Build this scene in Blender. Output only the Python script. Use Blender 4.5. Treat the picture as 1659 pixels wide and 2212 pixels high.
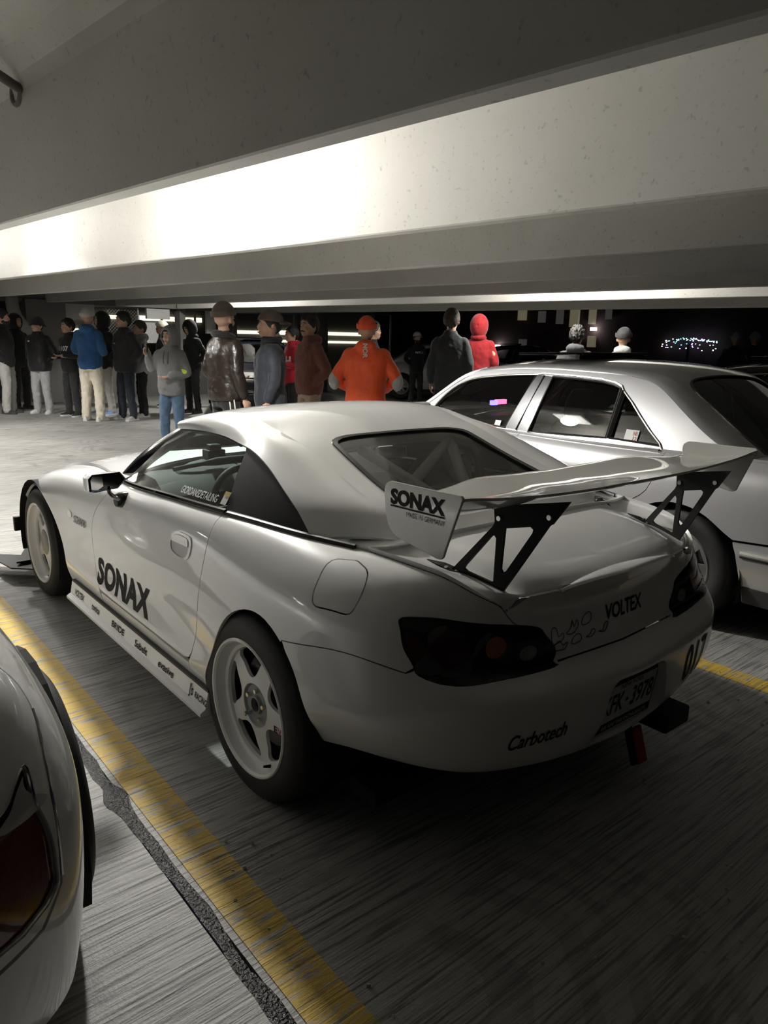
import bpy, bmesh, math, random
import numpy as np
from mathutils import Vector, Matrix
from mathutils.geometry import delaunay_2d_cdt

for o in list(bpy.data.objects): bpy.data.objects.remove(o)
scene = bpy.context.scene
COL = scene.collection
random.seed(7); rng = np.random.default_rng(7)

# ---------------------------------------------------------------- camera (metres; x = the roadster's forward axis, y = its left, z up)
def cam_axes(yaw, pitch, roll):
    cy, sy, cp, sp = math.cos(yaw), math.sin(yaw), math.cos(pitch), math.sin(pitch)
    f = np.array([cy*cp, sy*cp, -sp]); r = np.array([sy, -cy, 0.]); u = np.cross(r, f)
    cr, sr = math.cos(roll), math.sin(roll)
    return cr*r + sr*u, -sr*r + cr*u, f
cam_data = bpy.data.cameras.new('camera'); cam = bpy.data.objects.new('camera', cam_data); COL.objects.link(cam)
_r, _u, _f = cam_axes(-.69486, .23222, .02524)
cam.matrix_world = Matrix(((_r[0], _u[0], -_f[0], -1.93664), (_r[1], _u[1], -_f[1], 1.92084), (_r[2], _u[2], -_f[2], 1.48810), (0, 0, 0, 1)))
cam_data.sensor_fit = 'VERTICAL'; cam_data.sensor_height = 36; cam_data.lens = 1584.67*36/2212
cam_data.clip_start = .05; cam_data.clip_end = 300
scene.camera = cam

# ---------------------------------------------------------------- night sky, ceiling lamps, exposure
world = bpy.data.worlds.new('night'); scene.world = world; world.use_nodes = True
world.node_tree.nodes['Background'].inputs[0].default_value = (.012, .013, .02, 1)
world.node_tree.nodes['Background'].inputs[1].default_value = .3
scene.view_settings.view_transform = 'Standard'; scene.view_settings.look = 'None'
scene.view_settings.exposure = .12; scene.view_settings.gamma = 1; scene.view_settings.use_curve_mapping = False
BEAM = np.array([.9969, .0790])            # direction of the concrete stems
def along(t, perp):                          # t metres ahead, perp metres to the right of the viewpoint
    return np.array([-1.937, 1.921]) + BEAM*t + np.array([.0790, -.9969])*perp
def lamp(x, y, z, spill, down, radius=.09, color=(1, .975, .925)):
    """garage fitting: a prismatic lens that spills to the sides and throws most of its light down"""
    for kind, w in (('POINT', spill), ('SPOT', down)):
        if not w: continue
        d = bpy.data.lights.new('ceiling_lamp', kind); d.shadow_soft_size = radius; d.energy = w; d.color = color
        if kind == 'SPOT': d.spot_size = math.radians(144); d.spot_blend = .3
        o = bpy.data.objects.new('ceiling_lamp', d); o.location = (x, y, z); COL.objects.link(o)
LAMPS = [(4.5, 2.13, 150, 280), (7.9, 2.13, 50, 90), (11.3, 2.13, 130, 280), (13.0, 8.15, 190, 0), (5.5, 8.15, 230, 0), (10.5, .75, 70, 0)]      # t, perp, watts to the sides, watts down
for t, pp, w, dn in LAMPS:
    _p = along(t, pp); lamp(_p[0], _p[1], 2.55, w, dn)
# ---------------------------------------------------------------- small library
def link(name, mesh, mat=None, parent=None):
    o = bpy.data.objects.new(name, mesh); COL.objects.link(o)
    if mat is not None:
        for m in (mat if isinstance(mat, (list, tuple)) else [mat]): o.data.materials.append(m)
    if parent is not None: o.parent = parent
    return o
def thing(name, label, cat, loc=(0, 0, 0), rz=0., group=None):
    o = bpy.data.objects.new(name, None); COL.objects.link(o); o.empty_display_size = .1
    o.location = loc; o.rotation_euler = (0, 0, rz); o['label'] = label; o['category'] = cat
    if group: o['group'] = group
    return o
def tag(o, label=None, cat=None, group=None, kind=None):
    for k, v in (('label', label), ('category', cat), ('group', group), ('kind', kind)):
        if v: o[k] = v
    return o
def struct(o, label=None, cat=None):
    o['kind'] = 'structure'; return tag(o, label, cat)
def mesh_from(V, F, smooth=True, normals=None, name='m'):
    m = bpy.data.meshes.new(name); m.from_pydata([tuple(map(float, v)) for v in V], [], [tuple(map(int, f)) for f in F])
    m.polygons.foreach_set('use_smooth', [smooth]*len(m.polygons))
    if normals is not None: m.normals_split_custom_set_from_vertices([tuple(map(float, n)) for n in normals])
    m.update(); return m
def join_parts(parts):
    """[(V, F, N)] -> one vertex list"""
    V, F, N, k = [], [], [], 0
    for v, f, n in parts:
        V.append(np.asarray(v)); N.append(np.asarray(n)); F += [tuple(i+k for i in t) for t in f]; k += len(v)
    return np.vstack(V), F, np.vstack(N)
def flat_normals(V, F):
    N = np.zeros((len(V), 3))
    for f in F:
        p = V[list(f)]; n = np.cross(p[1]-p[0], p[2]-p[0])
        for i in f: N[i] += n
    return N/np.maximum(np.linalg.norm(N, axis=1, keepdims=True), 1e-12)
def mirrored(V, F, N=None):
    s = np.array([1, -1, 1]); return V*s, [tuple(reversed(f)) for f in F], None if N is None else N*s

class MB:
    """collects simple solids into one mesh"""
    def __init__(self): self.V, self.F, self.k = [], [], 0
    def add(self, V, F):
        V = np.asarray(V, float); self.V.append(V); self.F += [tuple(int(i)+self.k for i in f) for f in F]; self.k += len(V); return self
    def box(self, c, s, R=None, taper=1.):
        h = np.array(s)/2; P = np.array([[x, y, z] for z in (-1, 1) for x, y in ((-1, -1), (1, -1), (1, 1), (-1, 1))], float)
        P[4:, :2] *= taper; P = P*h
        if R is not None: P = P@np.asarray(R).T
        return self.add(P+np.array(c), [(3, 2, 1, 0), (4, 5, 6, 7), (0, 1, 5, 4), (1, 2, 6, 5), (2, 3, 7, 6), (3, 0, 4, 7)])
    def tube(self, pts, r, n=10, caps=True, flat=None):
        P = np.asarray(pts, float); r = np.broadcast_to(r, (len(P),)); T = np.gradient(P, axis=0); T /= np.linalg.norm(T, axis=1, keepdims=True)
        up = np.array([0, 0, 1.]) if abs(T[0][2]) < .9 else np.array([1., 0, 0]); V = []
        a = np.linspace(0, 2*np.pi, n, endpoint=False)
        for i in range(len(P)):
            u = np.cross(T[i], up); u /= np.linalg.norm(u); w = np.cross(u, T[i]); up = w
            V.append(P[i] + r[i]*(np.outer(np.cos(a), u) + np.outer(np.sin(a), w)*(flat or 1)))
        F = [(i*n+j, i*n+(j+1) % n, (i+1)*n+(j+1) % n, (i+1)*n+j) for i in range(len(P)-1) for j in range(n)]
        if caps: F += [tuple(range(n-1, -1, -1)), tuple((len(P)-1)*n+j for j in range(n))]
        return self.add(np.vstack(V), F)
    def lathe(self, prof, n=48, M=None, close=False):
        """profile [(radius, axial)] round the y axis"""
        a = np.linspace(0, 2*np.pi, n, endpoint=False); V = np.array([[r*math.cos(t), y, r*math.sin(t)] for r, y in prof for t in a])
        m = len(prof); F = [(i*n+j, (i+1)*n+j, (i+1)*n+(j+1) % n, i*n+(j+1) % n) for i in range(m-1 if not close else m) for j in range(n)]
        F = [tuple(q % (m*n) for q in f) for f in F]
        if M is not None: V = V@np.asarray(M)[:3, :3].T + np.asarray(M)[:3, 3]
        return self.add(V, F)
    def prism(self, poly, axis, a, b):
        """2-D polygon extruded along an axis from a to b"""
        poly = np.asarray(poly, float); n = len(poly); o = [i for i in range(3) if i != axis]
        V = np.zeros((2*n, 3)); V[:n, o] = poly; V[n:, o] = poly; V[:n, axis] = a; V[n:, axis] = b
        return self.add(V, [tuple(range(n)), tuple(range(2*n-1, n-1, -1))] + [((i+1) % n, i, n+i, n+(i+1) % n) for i in range(n)])
    def grid(self, P, wrap=False):
        P = np.asarray(P, float); a, b = P.shape[:2]
        F = [(i*b+j, i*b+(j+1) % b, (i+1)*b+(j+1) % b, (i+1)*b+j) for i in range(a-1) for j in range(b if wrap else b-1)]
        return self.add(P.reshape(-1, 3), F)
    def build(self, name, mat, parent=None, smooth=False, bevel=0, angle=40, fix=True):
        m = mesh_from(np.vstack(self.V), self.F, smooth, name=name)
        if fix:
            bm = bmesh.new(); bm.from_mesh(m); bmesh.ops.recalc_face_normals(bm, faces=bm.faces); bm.to_mesh(m); bm.free()
        o = link(name, m, mat, parent)
        if bevel:
            b = o.modifiers.new('b', 'BEVEL'); b.width = bevel; b.segments = 2; b.limit_method = 'ANGLE'; b.angle_limit = math.radians(35)
        if smooth: m.set_sharp_from_angle(angle=math.radians(angle))
        return o

def smooth_path(pts, n, closed=False):
    P = np.asarray(pts, float)
    if closed: P = np.vstack([P[-3:], P, P[:3]])
    d = np.r_[0, np.cumsum(np.linalg.norm(np.diff(P, axis=0), axis=1))]
    lo, hi = (d[3], d[-3]) if closed else (d[0], d[-1])
    return spline_weights(d, np.linspace(lo, hi, n, endpoint=not closed))@P
def resample(P, step, closed=True):
    P = np.asarray(P, float); Q = np.vstack([P, P[:1]]) if closed else P; out = []
    for a, b in zip(Q[:-1], Q[1:]):
        k = max(1, int(math.ceil(np.linalg.norm(b-a)/step))); out += [a+(b-a)*i/k for i in range(k)]
    return np.array(out if closed else out+[Q[-1]])
def inside(P, poly):
    x, y = P[:, 0], P[:, 1]; c = np.zeros(len(P), bool); n = len(poly)
    for i in range(n):
        (x0, y0), (x1, y1) = poly[i], poly[i-1]
        if y0 == y1: continue
        m = ((y0 > y) != (y1 > y)) & (x < (x1-x0)*(y-y0)/(y1-y0)+x0); c ^= m
    return c
def shrink(poly, g):
    """move a closed polygon inwards by g"""
    P = np.asarray(poly, float); d = np.roll(P, -1, 0)-P; l = np.linalg.norm(d, axis=1, keepdims=True)
    P = P[l[:, 0] > 1e-7]; d = np.roll(P, -1, 0)-P; d /= np.linalg.norm(d, axis=1, keepdims=True)
    A = .5*np.sum(P[:, 0]*np.roll(P[:, 1], -1)-np.roll(P[:, 0], -1)*P[:, 1]); s = 1 if A > 0 else -1
    nrm = s*np.stack([-d[:, 1], d[:, 0]], 1); m = nrm+np.roll(nrm, 1, 0); m /= np.maximum((m**2).sum(1, keepdims=True)/2, .35)
    return P+g*m
def panel_data(surf, loop, scale=(1., .1), h=.03, gap=.0018, flange=.014, holes=(), off=0., sign=1, edge_h=None, pin=None):
    """triangulated piece of a parametric surface inside a loop, with its rim turned inwards; exact surface normals"""
    sc = np.array(scale); L = resample(shrink(np.asarray(loop)*sc, gap), edge_h or h*.7)
    if pin:
        L0 = np.asarray(loop)*sc; L = shrink(L0, gap); m = abs(L[:, pin[0]]-pin[1]*sc[pin[0]]) < gap*2.2; L[m, pin[0]] = pin[1]*sc[pin[0]]; L = resample(L, edge_h or h*.7)
    loops = [L]+[resample(shrink(np.asarray(q)*sc, -gap), edge_h or h*.7) for q in holes]
    lo, hi = L.min(0), L.max(0); nx, ny = [max(2, int(v/h)) for v in hi-lo]
    X, Y = np.meshgrid(np.linspace(lo[0], hi[0], nx+1), np.linspace(lo[1], hi[1], ny+1), indexing='ij')
    X = X + (np.arange(ny+1) % 2)*h*.5; G = np.stack([X.ravel(), Y.ravel()], 1)
    keep = inside(G, L)
    for q in loops[1:]: keep &= ~inside(G, q)
    G = G[keep]; B = np.vstack(loops)
    if len(G): G = G[np.array([((B-g)**2).sum(1).min() for g in G]) > (.45*h)**2]
    pts = np.vstack([B, G]); edges = []; k = 0
    for q in loops: edges += [(k+i, k+(i+1) % len(q)) for i in range(len(q))]; k += len(q)
    vs, es, fs, ov, oe, of = delaunay_2d_cdt([Vector(p) for p in pts], edges, [], 0, 1e-7)
    vs = np.array([tuple(v) for v in vs]); fs = np.array([f for f in fs if len(f) == 3]); c = vs[fs].mean(1)
    ok = inside(c, L)
    for q in loops[1:]: ok &= ~inside(c, q)
    fs = fs[ok]; uv = vs/sc; e = 1e-4
    P = surf(uv); du = surf(uv+[e, 0])-surf(uv-[e, 0]); dv = surf(uv+[0, e])-surf(uv-[0, e])
    N = sign*np.cross(du, dv); N /= np.maximum(np.linalg.norm(N, axis=1, keepdims=True), 1e-12)
    P = P+N*off; F = []
    for f in fs:
        n = np.cross(P[f[1]]-P[f[0]], P[f[2]]-P[f[0]]); F.append(tuple(f) if n@N[f].mean(0) > 0 else tuple(f[::-1]))
    parts = [(P, F, N)]
    if flange:
        cnt = {}
        for f in F:
            for a, b in zip(f, f[1:]+f[:1]): cnt[(a, b)] = 1
        rim = [(a, b) for a, b in cnt if (b, a) not in cnt]; V2, F2 = [], []
        if pin: rim = [(a, b) for a, b in rim if max(abs(uv[a][pin[0]]-pin[1]), abs(uv[b][pin[0]]-pin[1])) > 1e-5]
        for a, b in rim:
            k = len(V2); V2 += [P[a], P[b], P[b]-N[b]*flange, P[a]-N[a]*flange]; F2.append((k+1, k, k+3, k+2))
        V2 = np.array(V2); parts.append((V2, F2, flat_normals(V2, F2)))
    return join_parts(parts)
def panel(name, surf, loop, mat, parent, mirror=False, both=False, **k):
    V, F, N = panel_data(surf, loop, **k)
    if mirror: V, F, N = mirrored(V, F, N)
    if both: V, F, N = join_parts([(V, F, N), mirrored(V, F, N)])
    return link(name, mesh_from(V, F, True, N, name), mat, parent)

def polyline_eval(P):
    P = np.asarray(P, float); d = np.r_[0, np.cumsum(np.linalg.norm(np.diff(P, axis=0), axis=1))]; d /= d[-1]
    return lambda t: np.stack([np.interp(t, d, P[:, i]) for i in range(P.shape[1])], 1)
def coons(left, right, near, far, dense=160):
    """left/right run a = 0..1, near joins their starts, far joins their ends (b = 0..1)"""
    f = [polyline_eval(smooth_path(q, dense) if len(q) < dense else q) for q in (left, right, near, far)]
    def S(q):
        q = np.atleast_2d(q); a, b = q[:, 0], q[:, 1]; A, B = a[:, None], b[:, None]
        z, o = np.zeros(1), np.ones(1)
        return ((1-B)*f[0](a)+B*f[1](a)+(1-A)*f[2](b)+A*f[3](b)
                - ((1-A)*(1-B)*f[0](z)+A*(1-B)*f[0](o)+(1-A)*B*f[1](z)+A*B*f[1](o)))
    return S
def crowned(f, k=2.):
    """bring a bridged patch level where b reaches the car's centre line"""
    def S(q):
        q = np.atleast_2d(q); P = f(q); P[:, 2] = f(np.stack([q[:, 0], 1-(1-np.clip(q[:, 1], 0, 1))**k], 1))[:, 2]; return P
    return S

def text_mesh(body, size=1., bold=0., shear=0., xs=1., spacing=1., align='LEFT', seg=.06):
    c = bpy.data.curves.new('t', 'FONT'); c.body = body; c.size = 1; c.offset = bold; c.shear = shear; c.align_x = align; c.resolution_u = 4; c.space_character = spacing
    o = bpy.data.objects.new('t', c); COL.objects.link(o); bpy.context.view_layer.update()
    m = bpy.data.meshes.new_from_object(o.evaluated_get(bpy.context.evaluated_depsgraph_get())); bpy.data.objects.remove(o); bpy.data.curves.remove(c)
    bm = bmesh.new(); bm.from_mesh(m); bmesh.ops.remove_doubles(bm, verts=bm.verts, dist=1e-5); bmesh.ops.triangulate(bm, faces=bm.faces)
    for _ in range(3):
        long = [e for e in bm.edges if e.calc_length() > seg/size*.9]
        if not long: break
        bmesh.ops.subdivide_edges(bm, edges=long, cuts=1); bmesh.ops.triangulate(bm, faces=bm.faces)
    V = np.array([v.co[:] for v in bm.verts]); bm.verts.index_update(); F = [tuple(v.index for v in f.verts) for f in bm.faces]; bm.free(); bpy.data.meshes.remove(m)
    if not len(V): return V, F
    h = .73                                   # cap height of the built-in face
    V = V[:, :2]/h*size; V[:, 0] *= xs
    return V, F
def decal(name, V, F, where, mat, parent, lift=.0015):
    """flat lettering V laid on a surface: where(V2) -> points, normals"""
    P, N = where(V); P = P+N*lift; G = []
    for f in F:
        n = np.cross(P[f[1]]-P[f[0]], P[f[2]]-P[f[0]]); G.append(tuple(f) if n@N[f[0]] > 0 else tuple(reversed(f)))
    return link(name, mesh_from(P, G, True, N, name), mat, parent)
def plane_where(o, ex, ey):
    o, ex, ey = map(lambda q: np.asarray(q, float), (o, ex, ey)); n = np.cross(ex, ey); n /= np.linalg.norm(n)
    return lambda V: (o+np.outer(V[:, 0], ex)+np.outer(V[:, 1], ey), np.tile(n, (len(V), 1)))
rect = lambda x0, y0, x1, y1: (np.array([(x0, y0), (x1, y0), (x1, y1), (x0, y1)], float), [(0, 1, 2), (0, 2, 3)])
def copy_tree(o, parent=None):
    c = o.copy(); COL.objects.link(c)
    if parent is not None: c.parent = parent
    for ch in list(o.children): copy_tree(ch, c)
    return c

# ---------------------------------------------------------------- materials
def nodes_of(name):
    m = bpy.data.materials.new(name); m.use_nodes = True; nt = m.node_tree
    return m, nt, nt.nodes['Principled BSDF']
def simple(name, color, rough=.5, metal=0., coat=0., spec=.5, sheen=0., emit=None, estr=0., noise=0., nscale=30., bump=0., bscale=200., alpha=None):
    m, nt, b = nodes_of(name)
    b.inputs['Base Color'].default_value = (*color, 1); b.inputs['Roughness'].default_value = rough; b.inputs['Metallic'].default_value = metal
    b.inputs['Coat Weight'].default_value = coat; b.inputs['Coat Roughness'].default_value = .03; b.inputs['Specular IOR Level'].default_value = spec; b.inputs['Sheen Weight'].default_value = sheen
    if emit: b.inputs['Emission Color'].default_value = (*emit, 1); b.inputs['Emission Strength'].default_value = estr
    if noise or bump:
        tc = nt.nodes.new('ShaderNodeTexCoord')
    if noise:
        n = nt.nodes.new('ShaderNodeTexNoise'); n.inputs['Scale'].default_value = nscale; n.inputs['Detail'].default_value = 6
        mx = nt.nodes.new('ShaderNodeMix'); mx.data_type = 'RGBA'; mx.inputs[6].default_value = (*[c*(1-noise) for c in color], 1); mx.inputs[7].default_value = (*[min(1, c*(1+noise)) for c in color], 1)
        nt.links.new(tc.outputs['Object'], n.inputs['Vector']); nt.links.new(n.outputs['Fac'], mx.inputs[0]); nt.links.new(mx.outputs[2], b.inputs['Base Color'])
    if bump:
        n2 = nt.nodes.new('ShaderNodeTexNoise'); n2.inputs['Scale'].default_value = bscale; n2.inputs['Detail'].default_value = 3
        bp = nt.nodes.new('ShaderNodeBump'); bp.inputs['Strength'].default_value = bump; bp.inputs['Distance'].default_value = .01
        nt.links.new(tc.outputs['Object'], n2.inputs['Vector']); nt.links.new(n2.outputs['Fac'], bp.inputs['Height']); nt.links.new(bp.outputs[0], b.inputs['Normal'])
    return m
def glass(name, tint=(.8, .85, .83), gloss=1.0, rough=.0, film=None):
    """thin window pane: tinted see-through plus a Fresnel reflection"""
    m = bpy.data.materials.new(name); m.use_nodes = True; nt = m.node_tree; nt.nodes.remove(nt.nodes['Principled BSDF']); out = nt.nodes['Material Output']
    t = nt.nodes.new('ShaderNodeBsdfTransparent'); t.inputs[0].default_value = (*tint, 1); g = nt.nodes.new('ShaderNodeBsdfGlossy'); g.inputs['Roughness'].default_value = rough; g.inputs[0].default_value = (gloss, gloss, gloss, 1)
    f = nt.nodes.new('ShaderNodeFresnel'); f.inputs[0].default_value = 1.5
    mx = nt.nodes.new('ShaderNodeMixShader'); nt.links.new(f.outputs[0], mx.inputs[0]); nt.links.new(t.outputs[0], mx.inputs[1]); nt.links.new(g.outputs[0], mx.inputs[2])
    if film:
        d = nt.nodes.new('ShaderNodeBsdfDiffuse'); d.inputs[0].default_value = (*film[:3], 1); m2 = nt.nodes.new('ShaderNodeMixShader'); m2.inputs[0].default_value = film[3]
        nt.links.new(mx.outputs[0], m2.inputs[1]); nt.links.new(d.outputs[0], m2.inputs[2]); mx = m2
    nt.links.new(mx.outputs[0], out.inputs[0]); return m
M = {}
M['white'] = simple('white_paint', (.77, .77, .76), .35, coat=1., noise=.015, nscale=3)
M['wingwhite'] = simple('white_gelcoat', (.72, .72, .68), .3, coat=1., noise=.02, nscale=4)
M['black'] = simple('satin_black', (.006, .006, .0065), .5, spec=.25, noise=.2)
M['gloss_black'] = simple('gloss_black', (.006, .006, .007), .12, coat=.6)
M['trim'] = simple('black_rubber_trim', (.010, .010, .010), .45, noise=.2)
M['ink'] = simple('black_vinyl', (.006, .006, .0065), .6, spec=.2)
M['tire'] = simple('tire_rubber', (.012, .012, .0125), .62, noise=.3, nscale=60, bump=.15, bscale=300)
M['rim'] = simple('white_wheel', (.80, .80, .79), .32, coat=.4, noise=.04, nscale=12)
M['hub'] = simple('grey_hub_face', (.26, .27, .27), .4, noise=.06)
M['chrome'] = simple('chrome', (.75, .75, .75), .12, metal=1.)
M['steel'] = simple('bolt_steel', (.5, .5, .5), .3, metal=1.)
M['dark'] = simple('dark_cavity', (.006, .006, .006), .9)
M['cabin'] = simple('cabin_plastic', (.02, .02, .021), .65, noise=.2, bump=.1)
M['seat'] = simple('seat_fabric', (.022, .021, .020), .9, sheen=.2, bump=.2)
M['cage'] = simple('white_roll_cage', (.62, .62, .60), .35, coat=.3)
M['disc'] = simple('brake_disc', (.2, .2, .2), .35, metal=1.)
M['red'] = simple('red_vinyl', (.45, .012, .015), .4)
M['redstrap'] = simple('red_strap', (.35, .02, .02), .7, bump=.2)
M['blue'] = simple('pale_blue', (.25, .42, .75), .4)
M['paper'] = simple('sticker_paper', (.72, .74, .70), .6)
M['silverplate'] = simple('plate_white', (.62, .63, .6), .4)
M['amber'] = simple('amber_lens', (.95, .42, .06), .25, coat=.3, bump=.5, bscale=160)
M['clearlens'] = simple('clear_round_lens', (.62, .64, .60), .25, bump=.6, bscale=160)
M['redlens'] = simple('dark_red_lens', (.16, .012, .018), .3, coat=.6)
M['lampgrey'] = simple('smoked_lamp_divider', (.22, .22, .22), .3, coat=.5)
M['glass'] = glass('side_glass', (.62, .70, .67))
M['rearglass'] = glass('rear_glass', (.66, .68, .65))
M['tint'] = glass('tinted_glass', (.10, .11, .11))
M['tintlite'] = glass('lightly_tinted_glass', (.34, .36, .35))
M['steelpost'] = simple('grey_door_post', (.10, .10, .105), .25, metal=.5, coat=.5)
M['rimsilver'] = simple('silver_wheel', (.45, .45, .46), .3, metal=.8)
M['seat2'] = simple('grey_leather', (.12, .12, .115), .5, noise=.15)
M['tailred2'] = simple('deep_red_lamp', (.10, .004, .008), .12, coat=1.)
M['clearglass'] = glass('clear_glass', (.86, .90, .90))
M['clearsmooth'] = simple('clear_lamp_wedge', (.45, .42, .42), .15, coat=.8)
# ---------------------------------------------------------------- spline surfaces
def spline_weights(knots, t):
    """weights of a natural cubic spline: value = W @ samples"""
    k = np.asarray(knots, float); n = len(k); t = np.asarray(t, float)
    h = np.diff(k); A = np.eye(n); B = np.zeros((n, n))
    for i in range(1, n - 1):
        A[i, i-1] = h[i-1]; A[i, i] = 2*(h[i-1]+h[i]); A[i, i+1] = h[i]
        B[i, i-1] = 6/h[i-1]; B[i, i] = -6/h[i-1]-6/h[i]; B[i, i+1] = 6/h[i]
    M = np.linalg.solve(A, B)
    j = np.clip(np.searchsorted(k, t) - 1, 0, n - 2)
    hj = h[j]; a = (k[j+1]-t)/hj; b = (t-k[j])/hj
    I = np.eye(n)
    return (a[:, None]*I[j] + b[:, None]*I[j+1]
            + ((a**3-a)*hj**2/6)[:, None]*M[j] + ((b**3-b)*hj**2/6)[:, None]*M[j+1])

class Tensor:
    def __init__(self, s, v, P):
        self.s = np.asarray(s, float); self.v = np.asarray(v, float); self.P = np.asarray(P, float)
        self.grid = None
    def __call__(self, q):
        q = np.atleast_2d(q)
        return np.einsum('ni,nj,ijk->nk', spline_weights(self.s, q[:, 0]), spline_weights(self.v, q[:, 1]), self.P)
    def find(self, pts, axes, srange=None, vrange=None):
        """parameters of the surface points whose coordinates on two axes are given"""
        s0, s1 = srange or (self.s[0], self.s[-1]); v0, v1 = vrange or (self.v[0], self.v[-1])
        S, V = np.meshgrid(np.linspace(s0, s1, 160), np.linspace(v0, v1, 90), indexing='ij')
        G = np.stack([S.ravel(), V.ravel()], 1); X = self(G)[:, axes]
        out = []
        for p in np.atleast_2d(pts):
            q = G[np.argmin(((X-p)**2).sum(1))].copy()
            for _ in range(6):
                e = 1e-4
                Q = self(np.array([q, q+[e, 0], q+[0, e]]))[:, axes]
                J = np.stack([(Q[1]-Q[0])/e, (Q[2]-Q[0])/e], 1)
                try: q = q - np.clip(np.linalg.solve(J, Q[0]-p), -.2, .2)
                except np.linalg.LinAlgError: break
                q = np.clip(q, [s0, v0], [s1, v1])
            out.append(q)
        return np.array(out)
# ---------------------------------------------------------------- concrete garage
def concrete(name, base, dark, rough=.75, scale=1.2, speck=.5, bump=.12, streak=0.):
    m, nt, b = nodes_of(name); L = nt.links.new
    g = nt.nodes.new('ShaderNodeNewGeometry'); n1 = nt.nodes.new('ShaderNodeTexNoise'); n1.inputs['Scale'].default_value = scale; n1.inputs['Detail'].default_value = 8; n1.inputs['Roughness'].default_value = .6
    r = nt.nodes.new('ShaderNodeValToRGB'); r.color_ramp.elements[0].position = .32; r.color_ramp.elements[1].position = .68
    r.color_ramp.elements[0].color = (*dark, 1); r.color_ramp.elements[1].color = (*base, 1); L(g.outputs['Position'], n1.inputs['Vector']); L(n1.outputs['Fac'], r.inputs[0])
    n2 = nt.nodes.new('ShaderNodeTexNoise'); n2.inputs['Scale'].default_value = 38; n2.inputs['Detail'].default_value = 4; L(g.outputs['Position'], n2.inputs['Vector'])
    r2 = nt.nodes.new('ShaderNodeValToRGB'); r2.color_ramp.elements[0].position = .62; r2.color_ramp.elements[1].position = .75; r2.color_ramp.elements[0].color = (1, 1, 1, 1); r2.color_ramp.elements[1].color = (1-speck, 1-speck, 1-speck, 1)
    L(n2.outputs['Fac'], r2.inputs[0]); mx = nt.nodes.new('ShaderNodeMix'); mx.data_type = 'RGBA'; mx.blend_type = 'MULTIPLY'; mx.inputs[0].default_value = 1
    L(r.outputs[0], mx.inputs[6]); L(r2.outputs[0], mx.inputs[7]); L(mx.outputs[2], b.inputs['Base Color']); b.inputs['Roughness'].default_value = rough
    bp = nt.nodes.new('ShaderNodeBump'); bp.inputs['Strength'].default_value = bump; bp.inputs['Distance'].default_value = .004; L(n2.outputs['Fac'], bp.inputs['Height']); L(bp.outputs[0], b.inputs['Normal'])
    return m
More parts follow.
